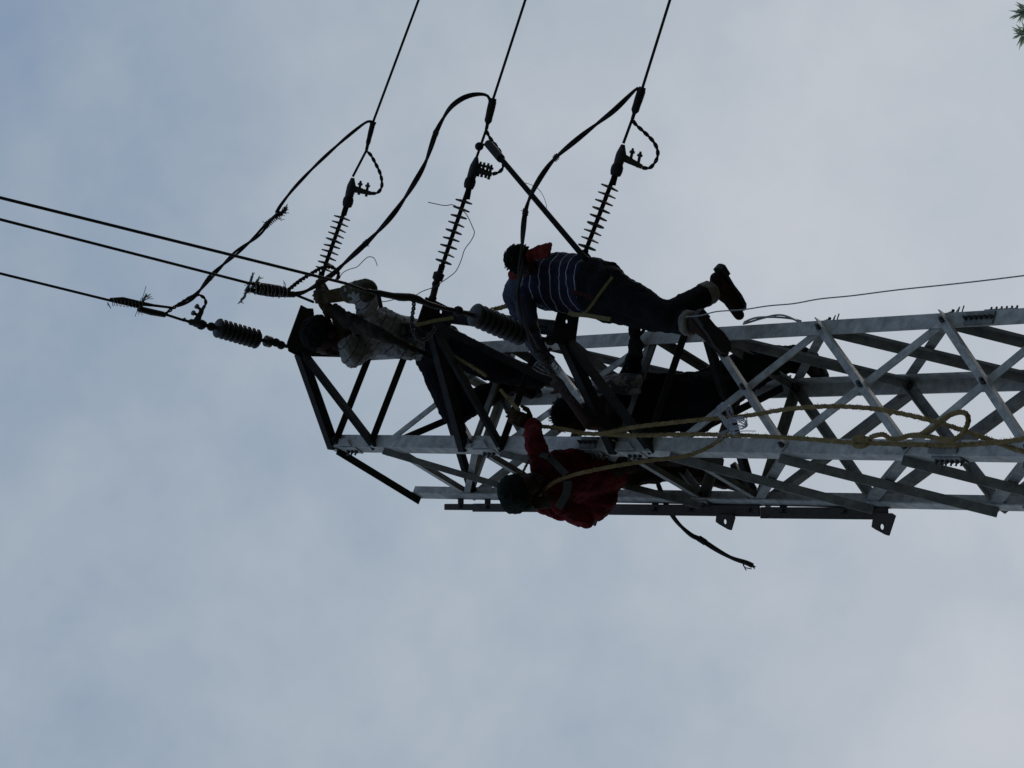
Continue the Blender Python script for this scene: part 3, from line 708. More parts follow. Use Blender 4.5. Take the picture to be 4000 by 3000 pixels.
rope([(2068, 1786), (2050, 1830), (2020, 1885), (2002, 1915), (2006, 1950), (2022, 1985)], 10.15, 10.1, 'thin pale rope hanging over the green hood', r=.006)
rope([(1818, 1226), (1860, 1221), (1915, 1212), (1960, 1200), (2020, 1188)], 10.15, 10.3, 'tan rope stretched between the disc insulators and the striped shirt', r=.011)
rope([(1700, 1345), (1760, 1385), (1840, 1430), (1900, 1468)], 10.3, 10.35, 'dull yellow rope lying along the dark trousers of the upper left worker', r=.008)
rope([(1955, 1522), (1990, 1562), (2028, 1602)], 10.45, 10.4, 'short yellow rope below the boots of the upper left worker', r=.0085)
# coil of bright binding wire
b = MB()
Bc = lambda x, y: at(x, y, Y=9.95)
for k in range(8):
    j = lambda: random.uniform(-11, 11)
    b.tube(smooth([Bc(2868+j(), 1690+j()), Bc(2835+j(), 1650+j()), Bc(2805+j(), 1605+j()), Bc(2815+j(), 1582+j()), Bc(2842+j(), 1588+j()), Bc(2855+j(), 1630+j()), Bc(2850+j(), 1672+j()), Bc(2868+j(), 1695+j())], 5), .0022, 5)
for k in range(9):
    j = lambda s=13: random.uniform(-s, s)
    b.tube(smooth([Bc(2838+j(), 1655+j()), Bc(2870+j(), 1642+j()), Bc(2905+j(), 1645+j(12)), Bc(2915+j(5), 1660+j(8)), Bc(2890+j(), 1672+j()), Bc(2855+j(), 1668+j()), Bc(2838+j(), 1650+j())], 5), .0022, 5)
b.spray(Bc(2840, 1680), Bc(2800, 1720)-Bc(2840, 1680), 6, .09, .4, .002)
b.tube(smooth([Bc(2860, 1692), Bc(2900, 1684), Bc(2952, 1684)], 4), .0022, 5)
tag(obj('wire_coil', b, M['strand'], auto=60), 'tangled coil of bright bare wire hung on the yellow ropes', 'wire coil')

# ------------------------------------------------------------------ pine whose two top tufts reach into the lower right of the real view
TB = V((2.35, 9.2, BASE)); tree = thing('pine_tree', TB, 'pine tree with grey green needles, two tufts in view at the top right corner', 'tree')
top = V((2.15, 9.2, 7.05)); b = MB(); b.tube([TB, TB+V((.06, .05, 3)), TB+V((-.05, 0, 6)), top], lambda s: .17*(1-s)+.018, 10, sm=5)
limbs = []; tufts = []
T1, T2 = at(3986, 52, Y=9.0), at(3988, 138, Y=9.0)
for tgt in (T1, T2):
    s0 = top-V((0, 0, .35)); mid = s0.lerp(tgt, .5)+V((.08, 0, -.08)); b.tube([s0, mid, tgt], lambda s: .016*(1-s)+.005, 7, sm=4); tufts.append((tgt, (tgt-mid).normalized()*.6+cU*.5, 1.0))
for k in range(46):
    h = random.uniform(.25, .97); c = TB.lerp(top, h)+V((random.uniform(-.03, .03), 0, 0)); a_ = k*2.4; L_ = 2.1*(1-h)**.8+.25
    d = V((math.cos(a_), math.sin(a_), .25)); e = c+d*L_; 
    if pix(e)[0] < 4060 or pix(c+d*(L_*.6)+V((0, 0, .12)))[0] < 4060: 
        e = c+V((math.cos(a_), math.sin(a_), -.25))*L_*.6
        if pix(e)[0] < 4080: continue
    b.tube([c, c.lerp(e, .5)+V((0, 0, .05)), e], lambda s: .03*(1-h)*(1-s)+.008, 6, sm=3)
    for q in range(int(5+9*L_)):
        s_ = random.uniform(.35, 1); p = c.lerp(e, s_)+V([random.gauss(0, .09*L_) for _ in range(3)])
        if pix(p)[0] > 4100: tufts.append((p, (d+V([random.gauss(0, .4) for _ in range(3)])), .9))
obj('trunk', b, M['bark'], tree, auto=60)
b = MB()
for p, d, s_ in tufts:
    d = d.normalized(); big = (p-T1).length < .01 or (p-T2).length < .01
    for k in range(44 if big else 26):
        q = (d*random.uniform(.1, 1.0)+V([random.gauss(0, .55) for _ in range(3)])).normalized(); l = random.uniform(.05, .085)*s_*(.9 if big else 1); o_ = p-d*random.uniform(0, .05)
        if big:
            u = q.orthogonal().normalized()*.0045; v_ = q.cross(u).normalized()*.0045; c1 = o_+q*l*.55; b.add([o_, c1+u, o_+q*l, c1-u], [[0, 1, 2, 3]]); b.add([o_, c1+v_, o_+q*l, c1-v_], [[0, 1, 2, 3]]); continue
        u = q.orthogonal().normalized()*(.005 if big else .003); v_ = q.cross(u); e = o_+q*l+d*.008
        b.add([o_+u, o_-u*.5+v_*.86, o_-u*.5-v_*.86, o_+q*l*.7+d*.004+u*.9, o_+q*l*.7+d*.004-u*.45+v_*.8, o_+q*l*.7+d*.004-u*.45-v_*.8, e],
              [[0, 1, 4, 3], [1, 2, 5, 4], [2, 0, 3, 5], [3, 4, 6], [4, 5, 6], [5, 3, 6]])
obj('crown', b, M['needle'], tree)
# ------------------------------------------------------------------ people
def reach(p, px, py, L, sgn):
    """joint on the sight line of (px, py) at bone length L from p; sgn -1 nearer, +1 farther"""
    d = ray(px, py); b_ = p.dot(d); h2 = p.length_squared-b_*b_
    return d*(b_+sgn*math.sqrt(max(L*L-h2, 0)))
def capsule(mb, a, c, r0, r1, n=14):
    d = c-a; t = d.normalized(); u = t.orthogonal().normalized(); v = t.cross(u); rr = []
    prof = [(-r0*math.cos(x), r0*math.sin(x)) for x in (.25, .7, 1.15)]+[(d.length*k/3, r0+(r1-r0)*k/3) for k in range(4)]+[(d.length+r1*math.cos(x), r1*math.sin(x)) for x in (1.15, .7, .25)]
    mb.ring([[a+t*h+(u*math.cos(2*math.pi*k/n)+v*math.sin(2*math.pi*k/n))*q for k in range(n)] for h, q in prof])
def loft(mb, pts, wx, wy, side, n=20, sm=5):
    """torso-like run with elliptical sections; side = direction of the wide axis"""
    k0 = len(pts); P = smooth(pts, sm); T = frames(P); rr = []
    for i, (p, (t, _, _)) in enumerate(zip(P, T)):
        s = i/(len(P)-1)*(k0-1); j = min(int(s), k0-2); f_ = s-j
        a = wx[j]*(1-f_)+wx[j+1]*f_; c = wy[j]*(1-f_)+wy[j+1]*f_
        sd = side if not isinstance(side, list) else side[j].lerp(side[j+1], f_)
        u = (sd-t*sd.dot(t)).normalized(); v = t.cross(u)
        rr.append([p+u*math.cos(2*math.pi*k/n)*a+v*math.sin(2*math.pi*k/n)*c for k in range(n)])
    mb.ring(rr)
_tx = bpy.data.textures.new('folds', 'CLOUDS'); _tx.noise_scale = .09; _tx.noise_depth = 2
_tx2 = bpy.data.textures.new('fine_folds', 'CLOUDS'); _tx2.noise_scale = .03; _tx2.noise_depth = 1
def melt(o, voxel=.008, wr=.0, wr2=0., it=4):
    """fuse overlapping closed forms into one continuous skin"""
    md = o.modifiers.new('r', 'REMESH'); md.mode = 'VOXEL'; md.voxel_size = voxel; md.use_smooth_shade = True
    s = o.modifiers.new('s', 'SMOOTH'); s.iterations = it; s.factor = .5
    if wr: d = o.modifiers.new('d', 'DISPLACE'); d.texture = _tx; d.strength = wr; d.mid_level = .5; d.texture_coords = 'LOCAL'
    if wr2: d = o.modifiers.new('d2', 'DISPLACE'); d.texture = _tx2; d.strength = wr2; d.mid_level = .5; d.texture_coords = 'LOCAL'
    dg = bpy.context.evaluated_depsgraph_get(); dg.update()
    me = bpy.data.meshes.new_from_object(o.evaluated_get(dg)); me.name = o.name
    mats = [m_ for m_ in o.data.materials]; o.modifiers.clear(); o.data = me
    if not me.materials:
        for m_ in mats: me.materials.append(m_)
    for p in me.polygons: p.use_smooth = True
    return o
def hand(mb, wrist, d, palm, thumb_side, curl=.9, s=1.0):
    """palm, four unequal fingers with two bends, thumb leaving the side of the palm"""
    d = d.normalized(); palm = (palm-d*palm.dot(d)).normalized(); w_ = d.cross(palm)*thumb_side
    loft(mb, [wrist-d*.01, wrist+d*.04*s, wrist+d*.085*s], [.024*s, .038*s, .040*s], [.018*s, .016*s, .013*s], w_, 12, 3)
    for k, (o_, L_) in enumerate(((.029, .072), (.0095, .080), (-.0095, .074), (-.028, .058))):
        p = wrist+d*(.08-.004*abs(k-1))*s+w_*o_*s; q = d; r_ = .0092*s
        for j, f_ in enumerate((.45, .32, .23)):
            a = curl*(.35+.5*j); q = (d*math.cos(a)+palm*math.sin(a)).normalized(); e = p+q*L_*f_*s
            capsule(mb, p, e, r_, r_*.9, 8); p = e; r_ *= .9
    p = wrist+d*.025*s+w_*.03*s; q = (d*.6+w_*.75+palm*.3).normalized(); e = p+q*.04*s; capsule(mb, p, e, .0125*s, .0105*s, 8)
    q = (d*.85+w_*.1+palm*.6).normalized(); capsule(mb, e, e+q*.032*s, .0105*s, .009*s, 8)
def head(mb, c, f_, up, s=1.0):
    """skull, jaw, nose, brow, lips and ears; f_ = where the face looks"""
    f_ = (f_-up*f_.dot(up)).normalized(); sd = f_.cross(up)
    mb.ball(c+up*.025*s-f_*.012*s, .076*s, .094*s, .088*s, (sd, f_, up), 12)
    mb.ball(c-up*.04*s+f_*.022*s, .056*s, .066*s, .075*s, (sd, f_, up), 10)
    mb.ball(c-up*.085*s+f_*.06*s, .026*s, .024*s, .022*s, (sd, f_, up), 8)
    capsule(mb, c+up*.012*s+f_*.085*s, c-up*.03*s+f_*.103*s, .010*s, .015*s, 8)
    capsule(mb, c+up*.028*s+f_*.078*s+sd*.035*s, c+up*.028*s+f_*.078*s-sd*.035*s, .012*s, .012*s, 8)
    capsule(mb, c-up*.055*s+f_*.083*s+sd*.018*s, c-up*.055*s+f_*.083*s-sd*.018*s, .009*s, .009*s, 8)
    for e in (-1, 1):
        mb.ball(c+sd*e*.078*s-up*.005*s-f_*.01*s, .010*s, .020*s, .032*s, (sd, f_, up), 6)
        mb.ball(c+sd*e*.032*s+up*.005*s+f_*.078*s, .014*s, .010*s, .009*s, (sd, f_, up), 6)
def foot(mb, ank, toe, up, r=1.0):
    d = (toe-ank).normalized(); up = (up-d*up.dot(d)).normalized()
    h = ank-d*.045-up*.03
    capsule(mb, ank, h, .042*r, .036*r); capsule(mb, h, ank+d*.10-up*.035, .036*r, .036*r)
    capsule(mb, ank+up*.01, ank+d*.11-up*.028, .038*r, .030*r); capsule(mb, ank+d*.09-up*.036, toe-up*.034, .040*r, .028*r)
class Fig:
    """joints of one person; everything below is grown on these"""
    def __init__(s, name_label, J, group='workers on the tower'):
        s.J = J; s.t = thing('person', J['pelvis'].copy(), name_label, 'person', group)
        s.width = (J['shL']-J['shR']).normalized()
    def torso_pts(s):
        J = s.J; d = J['neck']-J['pelvis']
        return [J['pelvis']-d.normalized()*.07, J['pelvis'].lerp(J['neck'], .12), J['pelvis'].lerp(J['neck'], .4)+s.bow*.5, J['pelvis'].lerp(J['neck'], .72)+s.bow, J['pelvis'].lerp(J['neck'], .93)+s.bow*.5, J['neck']]
    def body(s, face_dir, hs=1.0, curl=.9, palm=None):
        J = s.J; b = MB(); hipw = (J['hipL']-J['hipR']).normalized()
        loft(b, s.torso_pts(), [.12, .15, .13, .155, .12, .055], [.09, .105, .09, .105, .08, .055], [hipw, hipw, hipw.lerp(s.width, .5), s.width, s.width, s.width])
        up = (J['head']-J['neck']).normalized()
        capsule(b, J['neck']-up*.03, J['head']-up*.06, .058, .052); head(b, J['head'], face_dir, up, hs); s.hs = hs
        for e in 'LR':
            capsule(b, J['neck'].lerp(J['sh'+e], .35)-up*.03, J['sh'+e], .06, .054); capsule(b, J['sh'+e], J['el'+e], .048, .038); capsule(b, J['el'+e], J['wr'+e], .038, .026)
            d = J['hd'+e]-J['wr'+e]; pl = palm[e] if palm else V((0, 0, -1))
            hand(b, J['wr'+e], d, pl, 1 if e == 'L' else -1, curl)
            capsule(b, J['hip'+e], J['kn'+e], .082, .055); capsule(b, J['kn'+e], J['an'+e], .055, .036); foot(b, J['an'+e], J['to'+e], J['kn'+e]-J['an'+e], .82)
        o = obj('body', b, M['skin'], s.t); return melt(o, .006, it=2)
    def cloth(s, name, mat_, torso=None, arms=None, legs=None, grow=0, wr=.02, wr2=.006, armr=(.060, .05, .042), legr=(.1, .072, .062), extra=None, voxel=.009, tw=None):
        J = s.J; b = MB(); hipw = (J['hipL']-J['hipR']).normalized()
        if torso:
            a, c = torso; P = s.torso_pts()[a:c]
            wx, wy = tw or ([.145, .175, .155, .18, .15, .075], [.115, .125, .115, .13, .105, .075])
            sd = [hipw, hipw, hipw.lerp(s.width, .5), s.width, s.width, s.width][a:c]
            loft(b, P, [x+grow for x in wx[a:c]], [x+grow for x in wy[a:c]], sd)
        for e, f_ in (arms or {}).items():
            if torso: capsule(b, J['neck'].lerp(J['sh'+e], .3)-(J['neck']-J['pelvis']).normalized()*.05, J['sh'+e], .075+grow, .068+grow)
            capsule(b, J['sh'+e], J['el'+e].lerp(J['sh'+e], 0 if f_ > 0 else .0), armr[0]+grow, armr[1]+grow)
            if f_ > 0: capsule(b, J['el'+e], J['el'+e].lerp(J['wr'+e], f_), armr[1]+grow, armr[2]+grow)
        for e, f_ in (legs or {}).items():
            capsule(b, J['hip'+e], J['kn'+e], legr[0], legr[1]); capsule(b, J['kn'+e], J['kn'+e].lerp(J['an'+e], f_), legr[1], legr[2])
        if legs: capsule(b, J['hipL'], J['hipR'], legr[0]*1.08, legr[0]*1.08)
        if extra: extra(b)
        o = obj(name, b, mat_, s.t); return melt(o, voxel, wr, wr2)
    def shoe(s, e, mt='boot', grow=1.12, shaft=.04):
        J = s.J; b = MB(); up = (J['kn'+e]-J['an'+e]).normalized(); foot(b, J['an'+e], J['to'+e], up, grow); capsule(b, J['an'+e], J['an'+e]+up*shaft, .048, .05)
        o = melt(obj('shoe', b, M[mt], s.t), .006, .004)
        d = (J['to'+e]-J['an'+e]).normalized(); u2 = (up-d*up.dot(d)).normalized(); sd = d.cross(u2); b = MB()
        outl = [(-.095, .012), (-.085, .034), (-.03, .036), (.05, .036), (.12, .05), (.19, .044), (.225, .02)]
        P = [J['an'+e]+d*x*1.0+sd*y-u2*.078 for x, y in outl]+[J['an'+e]+d*x-sd*y-u2*.078 for x, y in outl[::-1]]
        b.prism(P, u2, .022); q = b.v; q2 = [J['an'+e]+d*x+sd*y-u2*.095 for x, y in ((-.095, .012), (-.085, .034), (-.02, .036), (-.02, -.036), (-.085, -.034), (-.095, -.012))]
        b.prism(q2, u2, .022); so_ = obj('sole', b, M['sole'], o); return o
def hairdo(F, face_dir, n=260, L_=.03, name='hair'):
    s = F.hs; L_ *= .4
    c = F.J['head']; up = (c-F.J['neck']).normalized(); f_ = (face_dir-up*face_dir.dot(up)).normalized(); sd = f_.cross(up); b = MB()
    cc = c+up*.032*s-f_*.018*s
    b.ball(cc+up*.006-f_*.010, .086*s, .097*s, .094*s, (sd, f_, up), 12)
    o = obj(name, b, M['hair'], F.t); melt(o, .007, .02, .022)
    b = MB()
    for _ in range(n):
        q = V([random.gauss(0, 1) for _ in range(3)]).normalized()
        if q.dot(f_) > .35 and q.dot(up) < .45: continue
        if q.dot(up) < -.55: continue
        p = cc+sd*q.dot(sd)*.084*s+f_*q.dot(f_)*.094*s+up*q.dot(up)*.092*s; w_ = V([random.gauss(0, .5) for _ in range(3)])
        b.tube([p, p+(q+w_*.5)*L_*.5, p+(q+w_)*L_*.9], .003, 4)
    k = obj('curls', b, M['hair'], o); k['kind'] = 'stuff'
    return o
def band(F, name, mt, pts, wd=.02, th=.006, Y0=None, Y1=None, nrm=None):
    P = smooth(path(pts, Y0=Y0, Y1=Y1), 5); b = MB(); fr = frames(P); rr = []
    for p, (t, u, v) in zip(P, fr):
        n = (cF-t*cF.dot(t)).normalized(); s_ = t.cross(n)
        rr.append([p+s_*wd+n*th, p+s_*wd-n*th, p-s_*wd-n*th, p-s_*wd+n*th])
    b.ring(rr); return obj(name, b, M[mt], F.t)
def report(nm, J):
    print(nm, 'torso', round((J['neck']-J['pelvis']).length, 2), 'Y', {k: round(v.y, 2) for k, v in J.items()})

# ---- worker at the upper left, standing inside the bracket and reaching up to the conductor
J = {}; J['pelvis'] = at(1688, 1340, Y=10.52); J['neck'] = reach(J['pelvis'], 1400, 1278, .52, -1)
J['head'] = reach(J['neck'], 1272, 1314, .23, -1)
J['shR'] = reach(J['neck'], 1432, 1215, .17, -1); J['shL'] = reach(J['neck'], 1448, 1350, .17, 1)
J['elR'] = reach(J['shR'], 1428, 1135, .25, -1); J['wrR'] = reach(J['elR'], 1290, 1158, .25, 1); J['hdR'] = reach(J['wrR'], 1238, 1160, .10, 1)
J['elL'] = reach(J['shL'], 1372, 1388, .22, -1); J['wrL'] = reach(J['elL'], 1318, 1232, .27, -1); J['hdL'] = reach(J['wrL'], 1262, 1190, .10, 1)
J['hipR'] = reach(J['pelvis'], 1726, 1335, .12, -1); J['hipL'] = reach(J['pelvis'], 1700, 1400, .13, 1)
J['knR'] = reach(J['hipR'], 1925, 1432, .42, -1); J['anR'] = reach(J['knR'], 2112, 1482, .41, 1); J['toR'] = reach(J['anR'], 2195, 1492, .19, -1)
J['knL'] = reach(J['hipL'], 1776, 1608, .42, -1); J['anL'] = reach(J['knL'], 1985, 1502, .42, 1); J['toL'] = reach(J['anL'], 2060, 1552, .18, -1)
report('A', J)
F = Fig('person in a pale striped shirt with both hands raised to the conductor', J)
F.bow = cF*.0+cU*0
fd = -cR*.35+V((0, -1, .25))
F.body(fd, hs=1.22, palm={'L': V((0, 1, 0)), 'R': V((0, 1, 0))})
hairdo(F, fd, 160, .02)
axA = (J['neck']-J['pelvis']).normalized()
def tails(b):
    loft(b, [at(1470, 1350, Y=J['neck'].y+.1), at(1520, 1362, Y=J['neck'].y+.14), at(1590, 1368, Y=J['neck'].y+.2), at(1640, 1385, Y=10.45)], [.05, .06, .05, .02], [.03, .04, .03, .015], cR, 12, 4)
    loft(b, [at(1395, 1345, Y=J['elL'].y+.02), at(1365, 1385, Y=J['elL'].y), at(1385, 1400, Y=J['elL'].y)], [.055, .06, .03], [.05, .05, .03], cR, 12, 4)
F.cloth('shirt', stripe_mat('pale_striped_shirt', (.17, .17, .175), (.035, .035, .04), .07, .09, axA*.9+cR*.35, .012, base2=(.30, .30, .31)), torso=(1, 6), arms={'L': .28, 'R': .35}, wr=.04, wr2=.02, extra=tails,
        tw=([.13, .14, .145, .165, .15, .08], [.115, .12, .125, .13, .115, .08]), armr=(.074, .072, .066))
F.cloth('trousers', M['dark_trouser'], torso=(0, 2), legs={'L': .93, 'R': .93}, wr=.03, wr2=.01, legr=(.118, .098, .07), tw=([.16, .15, .1, .1, .1, .1], [.11, .115, .1, .1, .1, .1]))
F.shoe('L'); F.shoe('R')
for e in 'LR':
    b = MB(); d = J['hd'+e]-J['wr'+e]; hand(b, J['wr'+e]-d.normalized()*.01, d, V((0, 1, 0)), 1 if e == 'L' else -1, .9, 1.22); capsule(b, J['wr'+e], J['wr'+e].lerp(J['el'+e], .8), .042, .052)
    melt(obj('glove', b, M['glove'], F.t), .005, .004)
b = MB(); capsule(b, J['elR'], J['elR'].lerp(J['wrR'], .5), .078, .06); melt(obj('sleeve_guard', b, M['grime'], F.t), .008, .02, .008)
b = MB(); yv = J['neck'].y
loft(b, [at(1300, 1205, Y=yv-.2), at(1345, 1238, Y=yv-.18), at(1400, 1272, Y=yv-.14), at(1470, 1300, Y=yv-.10), at(1550, 1335, Y=yv), at(1630, 1372, Y=yv+.15)], [.04, .052, .054, .044, .03, .02], [.03, .035, .04, .04, .03, .02], cR, 16, 4)
melt(obj('dark_diagonal', b, mat('dark_olive_matte', (.034, .031, .027), 1, 0, 10, .6, .4, 30, spec=.06), F.t), .008, .04, .012)  # generic dark shape running diagonally across the chest
band(F, 'belt', 'strap', [(1622, 1270), (1660, 1262), (1700, 1252), (1740, 1246), (1772, 1240)], .011, .004, 9.95, 10.05)
b = MB(); Pb = smooth(path([(1520, 1330), (1570, 1345), (1640, 1372), (1700, 1405), (1735, 1420)], Y0=10.0, Y1=10.35), 4); b.tube(Pb, .014, 6); obj('harness_strap', b, M['black_jacket'], F.t)

# ---- worker in the striped shirt, leaning over the third bracket with his back to the camera
J = {}; J['pelvis'] = at(2350, 1122, Y=10.14); J['neck'] = reach(J['pelvis'], 2085, 1096, .50, 1)
J['head'] = reach(J['neck'], 2046, 1030, .19, -1)
J['shL'] = reach(J['neck'], 2050, 1165, .18, -1); J['shR'] = reach(J['neck'], 2045, 1062, .15, 1)
J['elL'] = reach(J['shL'], 2068, 1290, .26, -1); J['wrL'] = reach(J['elL'], 2112, 1385, .25, 1); J['hdL'] = reach(J['wrL'], 2150, 1410, .09, 1)
J['elR'] = reach(J['shR'], 2004, 1150, .27, 1); J['wrR'] = reach(J['elR'], 2045, 1270, .26, 1); J['hdR'] = reach(J['wrR'], 2072, 1335, .09, 1)
J['hipR'] = reach(J['pelvis'], 2376, 1122, .12, -1); J['hipL'] = reach(J['pelvis'], 2372, 1180, .12, 1)
J['knR'] = reach(J['hipR'], 2602, 1236, .43, -1); J['anR'] = reach(J['knR'], 2802, 1126, .42, 1); J['toR'] = reach(J['anR'], 2874, 1246, .23, 1)
J['knL'] = reach(J['hipL'], 2570, 1245, .43, -1); J['anL'] = reach(J['knL'], 2722, 1266, .30, -1); J['toL'] = reach(J['anL'], 2812, 1376, .23, 1)
report('B', J)
F = Fig('person in a navy shirt with thin white stripes, one boot kicked back', J)
F.bow = cR*.012
fd = V((-.6, .6, -.5)); F.body(fd, hs=.94, palm={'L': cF, 'R': cF}); hairdo(F, fd, 420, .03)
axB = (J['neck']-J['pelvis']).normalized()
def bel(b):
    loft(b, [at(2095, 1180, Y=10.35), at(2140, 1186, Y=10.32), at(2190, 1178, Y=10.28)], [.03, .045, .03], [.05, .05, .04], cR, 12, 4)
F.cloth('shirt', stripe_mat('navy_pinstripe_shirt', (.012, .014, .034), (.36, .36, .38), .064, .085, axB*.98-cR*.2, .016, base2=(.017, .020, .046)), torso=(1, 6), arms={'L': 0, 'R': 0}, wr=.03, wr2=.008, extra=bel,
        tw=([.15, .185, .18, .185, .16, .085], [.13, .15, .15, .15, .13, .085]))
F.cloth('sleeve', mat('bright_blue_sleeve', (.012, .019, .045), .95, 0, 14, .3, .4, 40), arms={'R': .5}, wr=.02, wr2=.008, armr=(.056, .052, .045), grow=.014)
F.cloth('trousers', M['dark_trouser'], torso=(0, 2), legs={'L': .72, 'R': .74}, wr=.022, wr2=.008, legr=(.118, .078, .068), tw=([.17, .19, .1, .1, .1, .1], [.15, .16, .1, .1, .1, .1]))
for e in 'LR':
    b = MB(); p, q = J['kn'+e], J['an'+e]; b.tube([p.lerp(q, .70), p.lerp(q, .74), p.lerp(q, .84), p.lerp(q, .9)], [.066, .073, .072, .062], 16, sm=3)
    melt(obj('rolled_cuff', b, M['cuff'], F.t), .006, .012, .006)
    F.shoe(e)
F.cloth('sleeve', mat('navy_sleeve', (.012, .014, .03), .95, 0, 14, .3, .4, 40), arms={'L': .92, 'R': .9}, wr=.02, wr2=.008, armr=(.056, .05, .044), grow=.006)
# red scarf blown back from the neck
b = MB(); hx = J['head']
Ys = J['neck'].y-.16
b.prism([at(2062, 975, Y=Ys), at(2100, 958, Y=Ys), at(2153, 944, Y=Ys+.05), at(2158, 957, Y=Ys+.02), at(2142, 1003, Y=Ys), at(2110, 1014, Y=Ys), at(2060, 1020, Y=Ys)], cF, .035)
capsule(b, at(2000, 1072, Y=J['neck'].y), at(2022, 1068, Y=J['neck'].y-.05), .028, .03); capsule(b, at(2022, 1068, Y=J['neck'].y-.05), at(2075, 1000, Y=Ys), .026, .036)
melt(obj('scarf', b, M['red_cloth'], F.t), .005, .02, .008, it=1)
band(F, 'harness_strap', 'strap', [(2222, 1222), (2240, 1228), (2290, 1232), (2335, 1240), (2386, 1248)], .012, .005, 9.86, 9.82)
band(F, 'harness_strap', 'strap', [(2285, 1222), (2312, 1190), (2340, 1150), (2370, 1110), (2392, 1082)], .008, .004, 9.84, 9.84)
band(F, 'hip_strap', 'dull_red', [(2238, 1140), (2270, 1148), (2318, 1166)], .010, .004, 9.84, 9.84)
b = MB(); b.prism([at(2338, 1040, Y=9.95), at(2350, 1008, Y=9.85), at(2357, 1040, Y=9.85), at(2385, 1085, Y=9.85), at(2395, 1072, Y=9.85), at(2372, 1062, Y=9.86)], cF, .02); obj('pouch', b, M['black_jacket'], F.t)

# ---- worker inside the lattice, black jacket
J = {}; J['pelvis'] = at(2700, 1575, Y=11.05); J['neck'] = reach(J['pelvis'], 2372, 1572, .52, -1)
J['head'] = reach(J['neck'], 2240, 1622, .22, -1)
J['shR'] = reach(J['neck'], 2440, 1502, .16, 1); J['shL'] = reach(J['neck'], 2390, 1655, .17, -1)
J['elR'] = reach(J['shR'], 2478, 1410, .26, -1); J['wrR'] = reach(J['elR'], 2480, 1320, .24, 1); J['hdR'] = reach(J['wrR'], 2478, 1285, .08, -1)
J['elL'] = reach(J['shL'], 2302, 1655, .27, -1); J['wrL'] = reach(J['elL'], 2200, 1525, .27, 1); J['hdL'] = reach(J['wrL'], 2172, 1492, .085, 1)
J['hipR'] = reach(J['pelvis'], 2730, 1530, .10, -1); J['hipL'] = reach(J['pelvis'], 2730, 1620, .10, 1)
J['knR'] = reach(J['hipR'], 2930, 1408, .40, -1); J['anR'] = reach(J['knR'], 3135, 1405, .40, 1); J['toR'] = reach(J['anR'], 3172, 1470, .17, -1)
J['knL'] = reach(J['hipL'], 2858, 1520, .42, -1); J['anL'] = reach(J['knL'], 2990, 1432, .40, 1); J['toL'] = reach(J['anL'], 3060, 1470, .17, 1)
report('C', J)
F = Fig('person in a black jacket stretched out inside the lattice, bare forearm raised', J)
F.bow = cR*0
fd = -cR*.6+cF*.2-V((0, .3, 0)); F.body(fd, palm={'L': cF, 'R': cF}); hairdo(F, fd, 520, .045)
def hem(b):
    loft(b, [at(2560, 1560, Y=10.95), at(2700, 1570, Y=11.0), at(2800, 1545, Y=11.0), at(2845, 1520, Y=11.02)], [.17, .18, .15, .1], [.13, .15, .13, .08], cR, 16, 4)
F.cloth('jacket', M['black_jacket'], torso=(0, 6), arms={'R': .9}, wr=.04, wr2=.01, extra=hem, tw=([.17, .19, .19, .2, .17, .08], [.13, .14, .14, .14, .12, .08]))
b = MB(); pn = smooth(path([(2360, 1500), (2420, 1478), (2470, 1480), (2512, 1478)], Y0=J['neck'].y-.02, Y1=J['neck'].y+.02), 4)
loft(b, [at(2362, 1520, Y=J['neck'].y-.0), at(2400, 1500, Y=J['neck'].y-.02), at(2450, 1500, Y=J['neck'].y), at(2505, 1500, Y=J['neck'].y+.06)], [.03, .055, .07, .06], [.09, .13, .13, .1], cR, 16, 4)
melt(obj('printed_panel', b, mat('grey_printed_cloth', (.03, .032, .034), .95, 0, 9, .3, .4, 40, col2=(.17, .15, .145), thresh=(.5, .56)), F.t), .008, .02)
F.cloth('trousers', M['dark_trouser'], torso=(0, 2), legs={'L': .95, 'R': .95}, wr=.03, wr2=.01, legr=(.105, .088, .085))
F.shoe('L'); F.shoe('R')

# ---- worker in the red jacket at the lower edge
J = {}; J['pelvis'] = at(2365, 1850, Y=10.72); J['neck'] = reach(J['pelvis'], 2105, 1868, .50, -1)
J['head'] = reach(J['neck'], 2048, 1902, .20, -1)
J['shR'] = reach(J['neck'], 2110, 1795, .15, -1); J['shL'] = reach(J['neck'], 2130, 1968, .18, 1)
J['elR'] = reach(J['shR'], 2085, 1722, .25, -1); J['wrR'] = reach(J['elR'], 2080, 1655, .24, 1); J['hdR'] = reach(J['wrR'], 2038, 1640, .08, -1)
J['elL'] = reach(J['shL'], 2288, 2025, .29, -1); J['wrL'] = reach(J['elL'], 2165, 1962, .25, -1); J['hdL'] = reach(J['wrL'], 2110, 1965, .09, 1)
J['hipR'] = reach(J['pelvis'], 2388, 1818, .10, -1); J['hipL'] = reach(J['pelvis'], 2395, 1858, .10, 1)
J['knR'] = reach(J['hipR'], 2560, 1775, .40, 1); J['anR'] = reach(J['knR'], 2700, 1790, .40, -1); J['toR'] = reach(J['anR'], 2760, 1800, .17, 1)
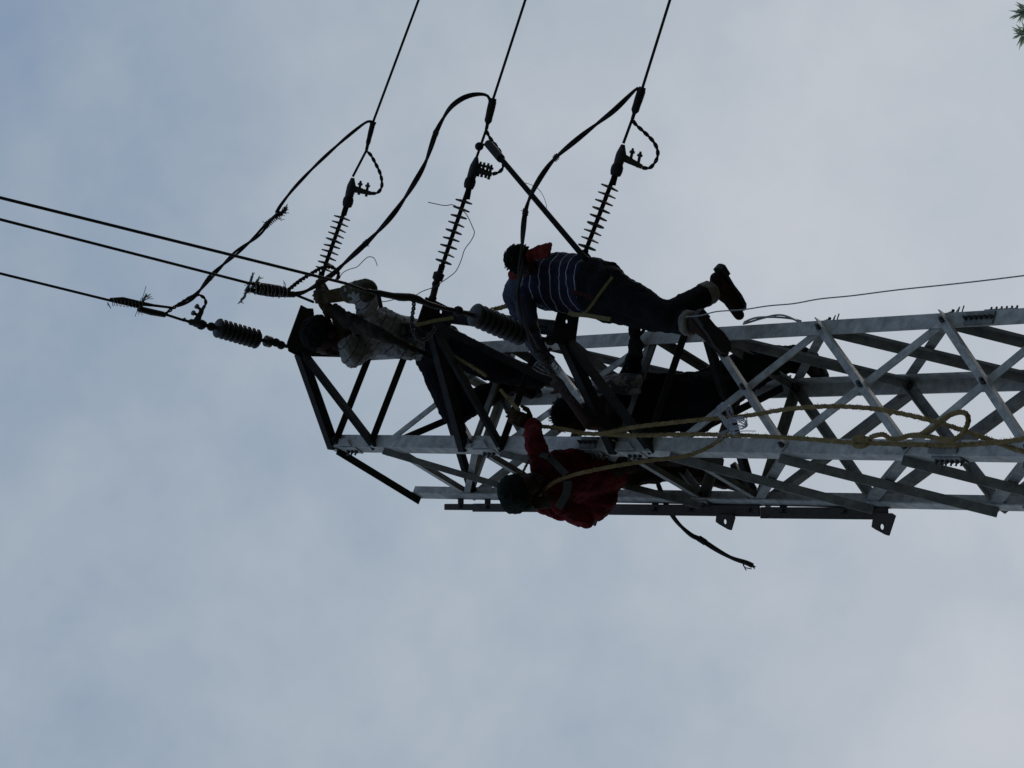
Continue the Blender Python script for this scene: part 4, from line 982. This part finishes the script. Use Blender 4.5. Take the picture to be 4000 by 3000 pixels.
J['knL'] = reach(J['hipL'], 2625, 1835, .42, 1); J['anL'] = reach(J['knL'], 2850, 1880, .41, 1); J['toL'] = reach(J['anL'], 2905, 1935, .17, 1)
report('D', J)
F = Fig('person in a red jacket and green hood hugging the front leg', J)
F.bow = cR*-.02
fd = -cF; F.body(fd, hs=1.12, palm={'L': -cF, 'R': cF}); hairdo(F, fd, 60, .02)
def skirt(b):
    loft(b, [at(2180, 1900, Y=10.6), at(2270, 1925, Y=10.68), at(2335, 1915, Y=10.72), at(2372, 1880, Y=10.75)], [.19, .2, .17, .09], [.12, .14, .12, .07], cR, 16, 4)
F.cloth('jacket', M['red_jacket'], torso=(0, 6), arms={'L': .9, 'R': .8}, wr=.04, wr2=.014, extra=skirt, tw=([.14, .16, .19, .2, .17, .085], [.12, .13, .13, .14, .12, .085]), armr=(.064, .056, .048))
F.cloth('trousers', M['boot'], torso=(0, 2), legs={'L': .95, 'R': .9}, wr=.02, wr2=.008, legr=(.085, .07, .055), tw=([.12, .13, .1, .1, .1, .1], [.1, .1, .1, .1, .1, .1]))
F.shoe('L'); F.shoe('R')
up = (J['head']-J['neck']).normalized(); f_ = (fd-up*fd.dot(up)).normalized(); sd = f_.cross(up)
b = MB(); b.ball(J['head']+up*.05-f_*.05, .112, .108, .092, (sd, f_, up), 14); capsule(b, J['head']-f_*.06-cR*.04, J['neck']-f_*.04-cR*.05, .10, .09)
hood = melt(obj('hood', b, M['green_hood'], F.t), .007, .03, .012)
hd_Y = J['shR'].y
band(F, 'reflective_tape', 'tape', [(2062, 1786), (2085, 1778), (2112, 1774), (2140, 1784)], .017, .004, J['shR'].y-.1, J['shR'].y-.1)
band(F, 'reflective_tape', 'tape', [(2145, 1786), (2165, 1806), (2190, 1832), (2212, 1852)], .02, .004, 10.10, 10.15)
band(F, 'reflective_tape', 'tape', [(2216, 1880), (2216, 1912), (2205, 1942), (2180, 1984)], .024, .004, 10.12, 10.10)
b = MB(); hand(b, J['wrR'], J['hdR']-J['wrR'], cF, -1, .9, 1.2); melt(obj('glove', b, M['glove'], F.t), .005, .003)
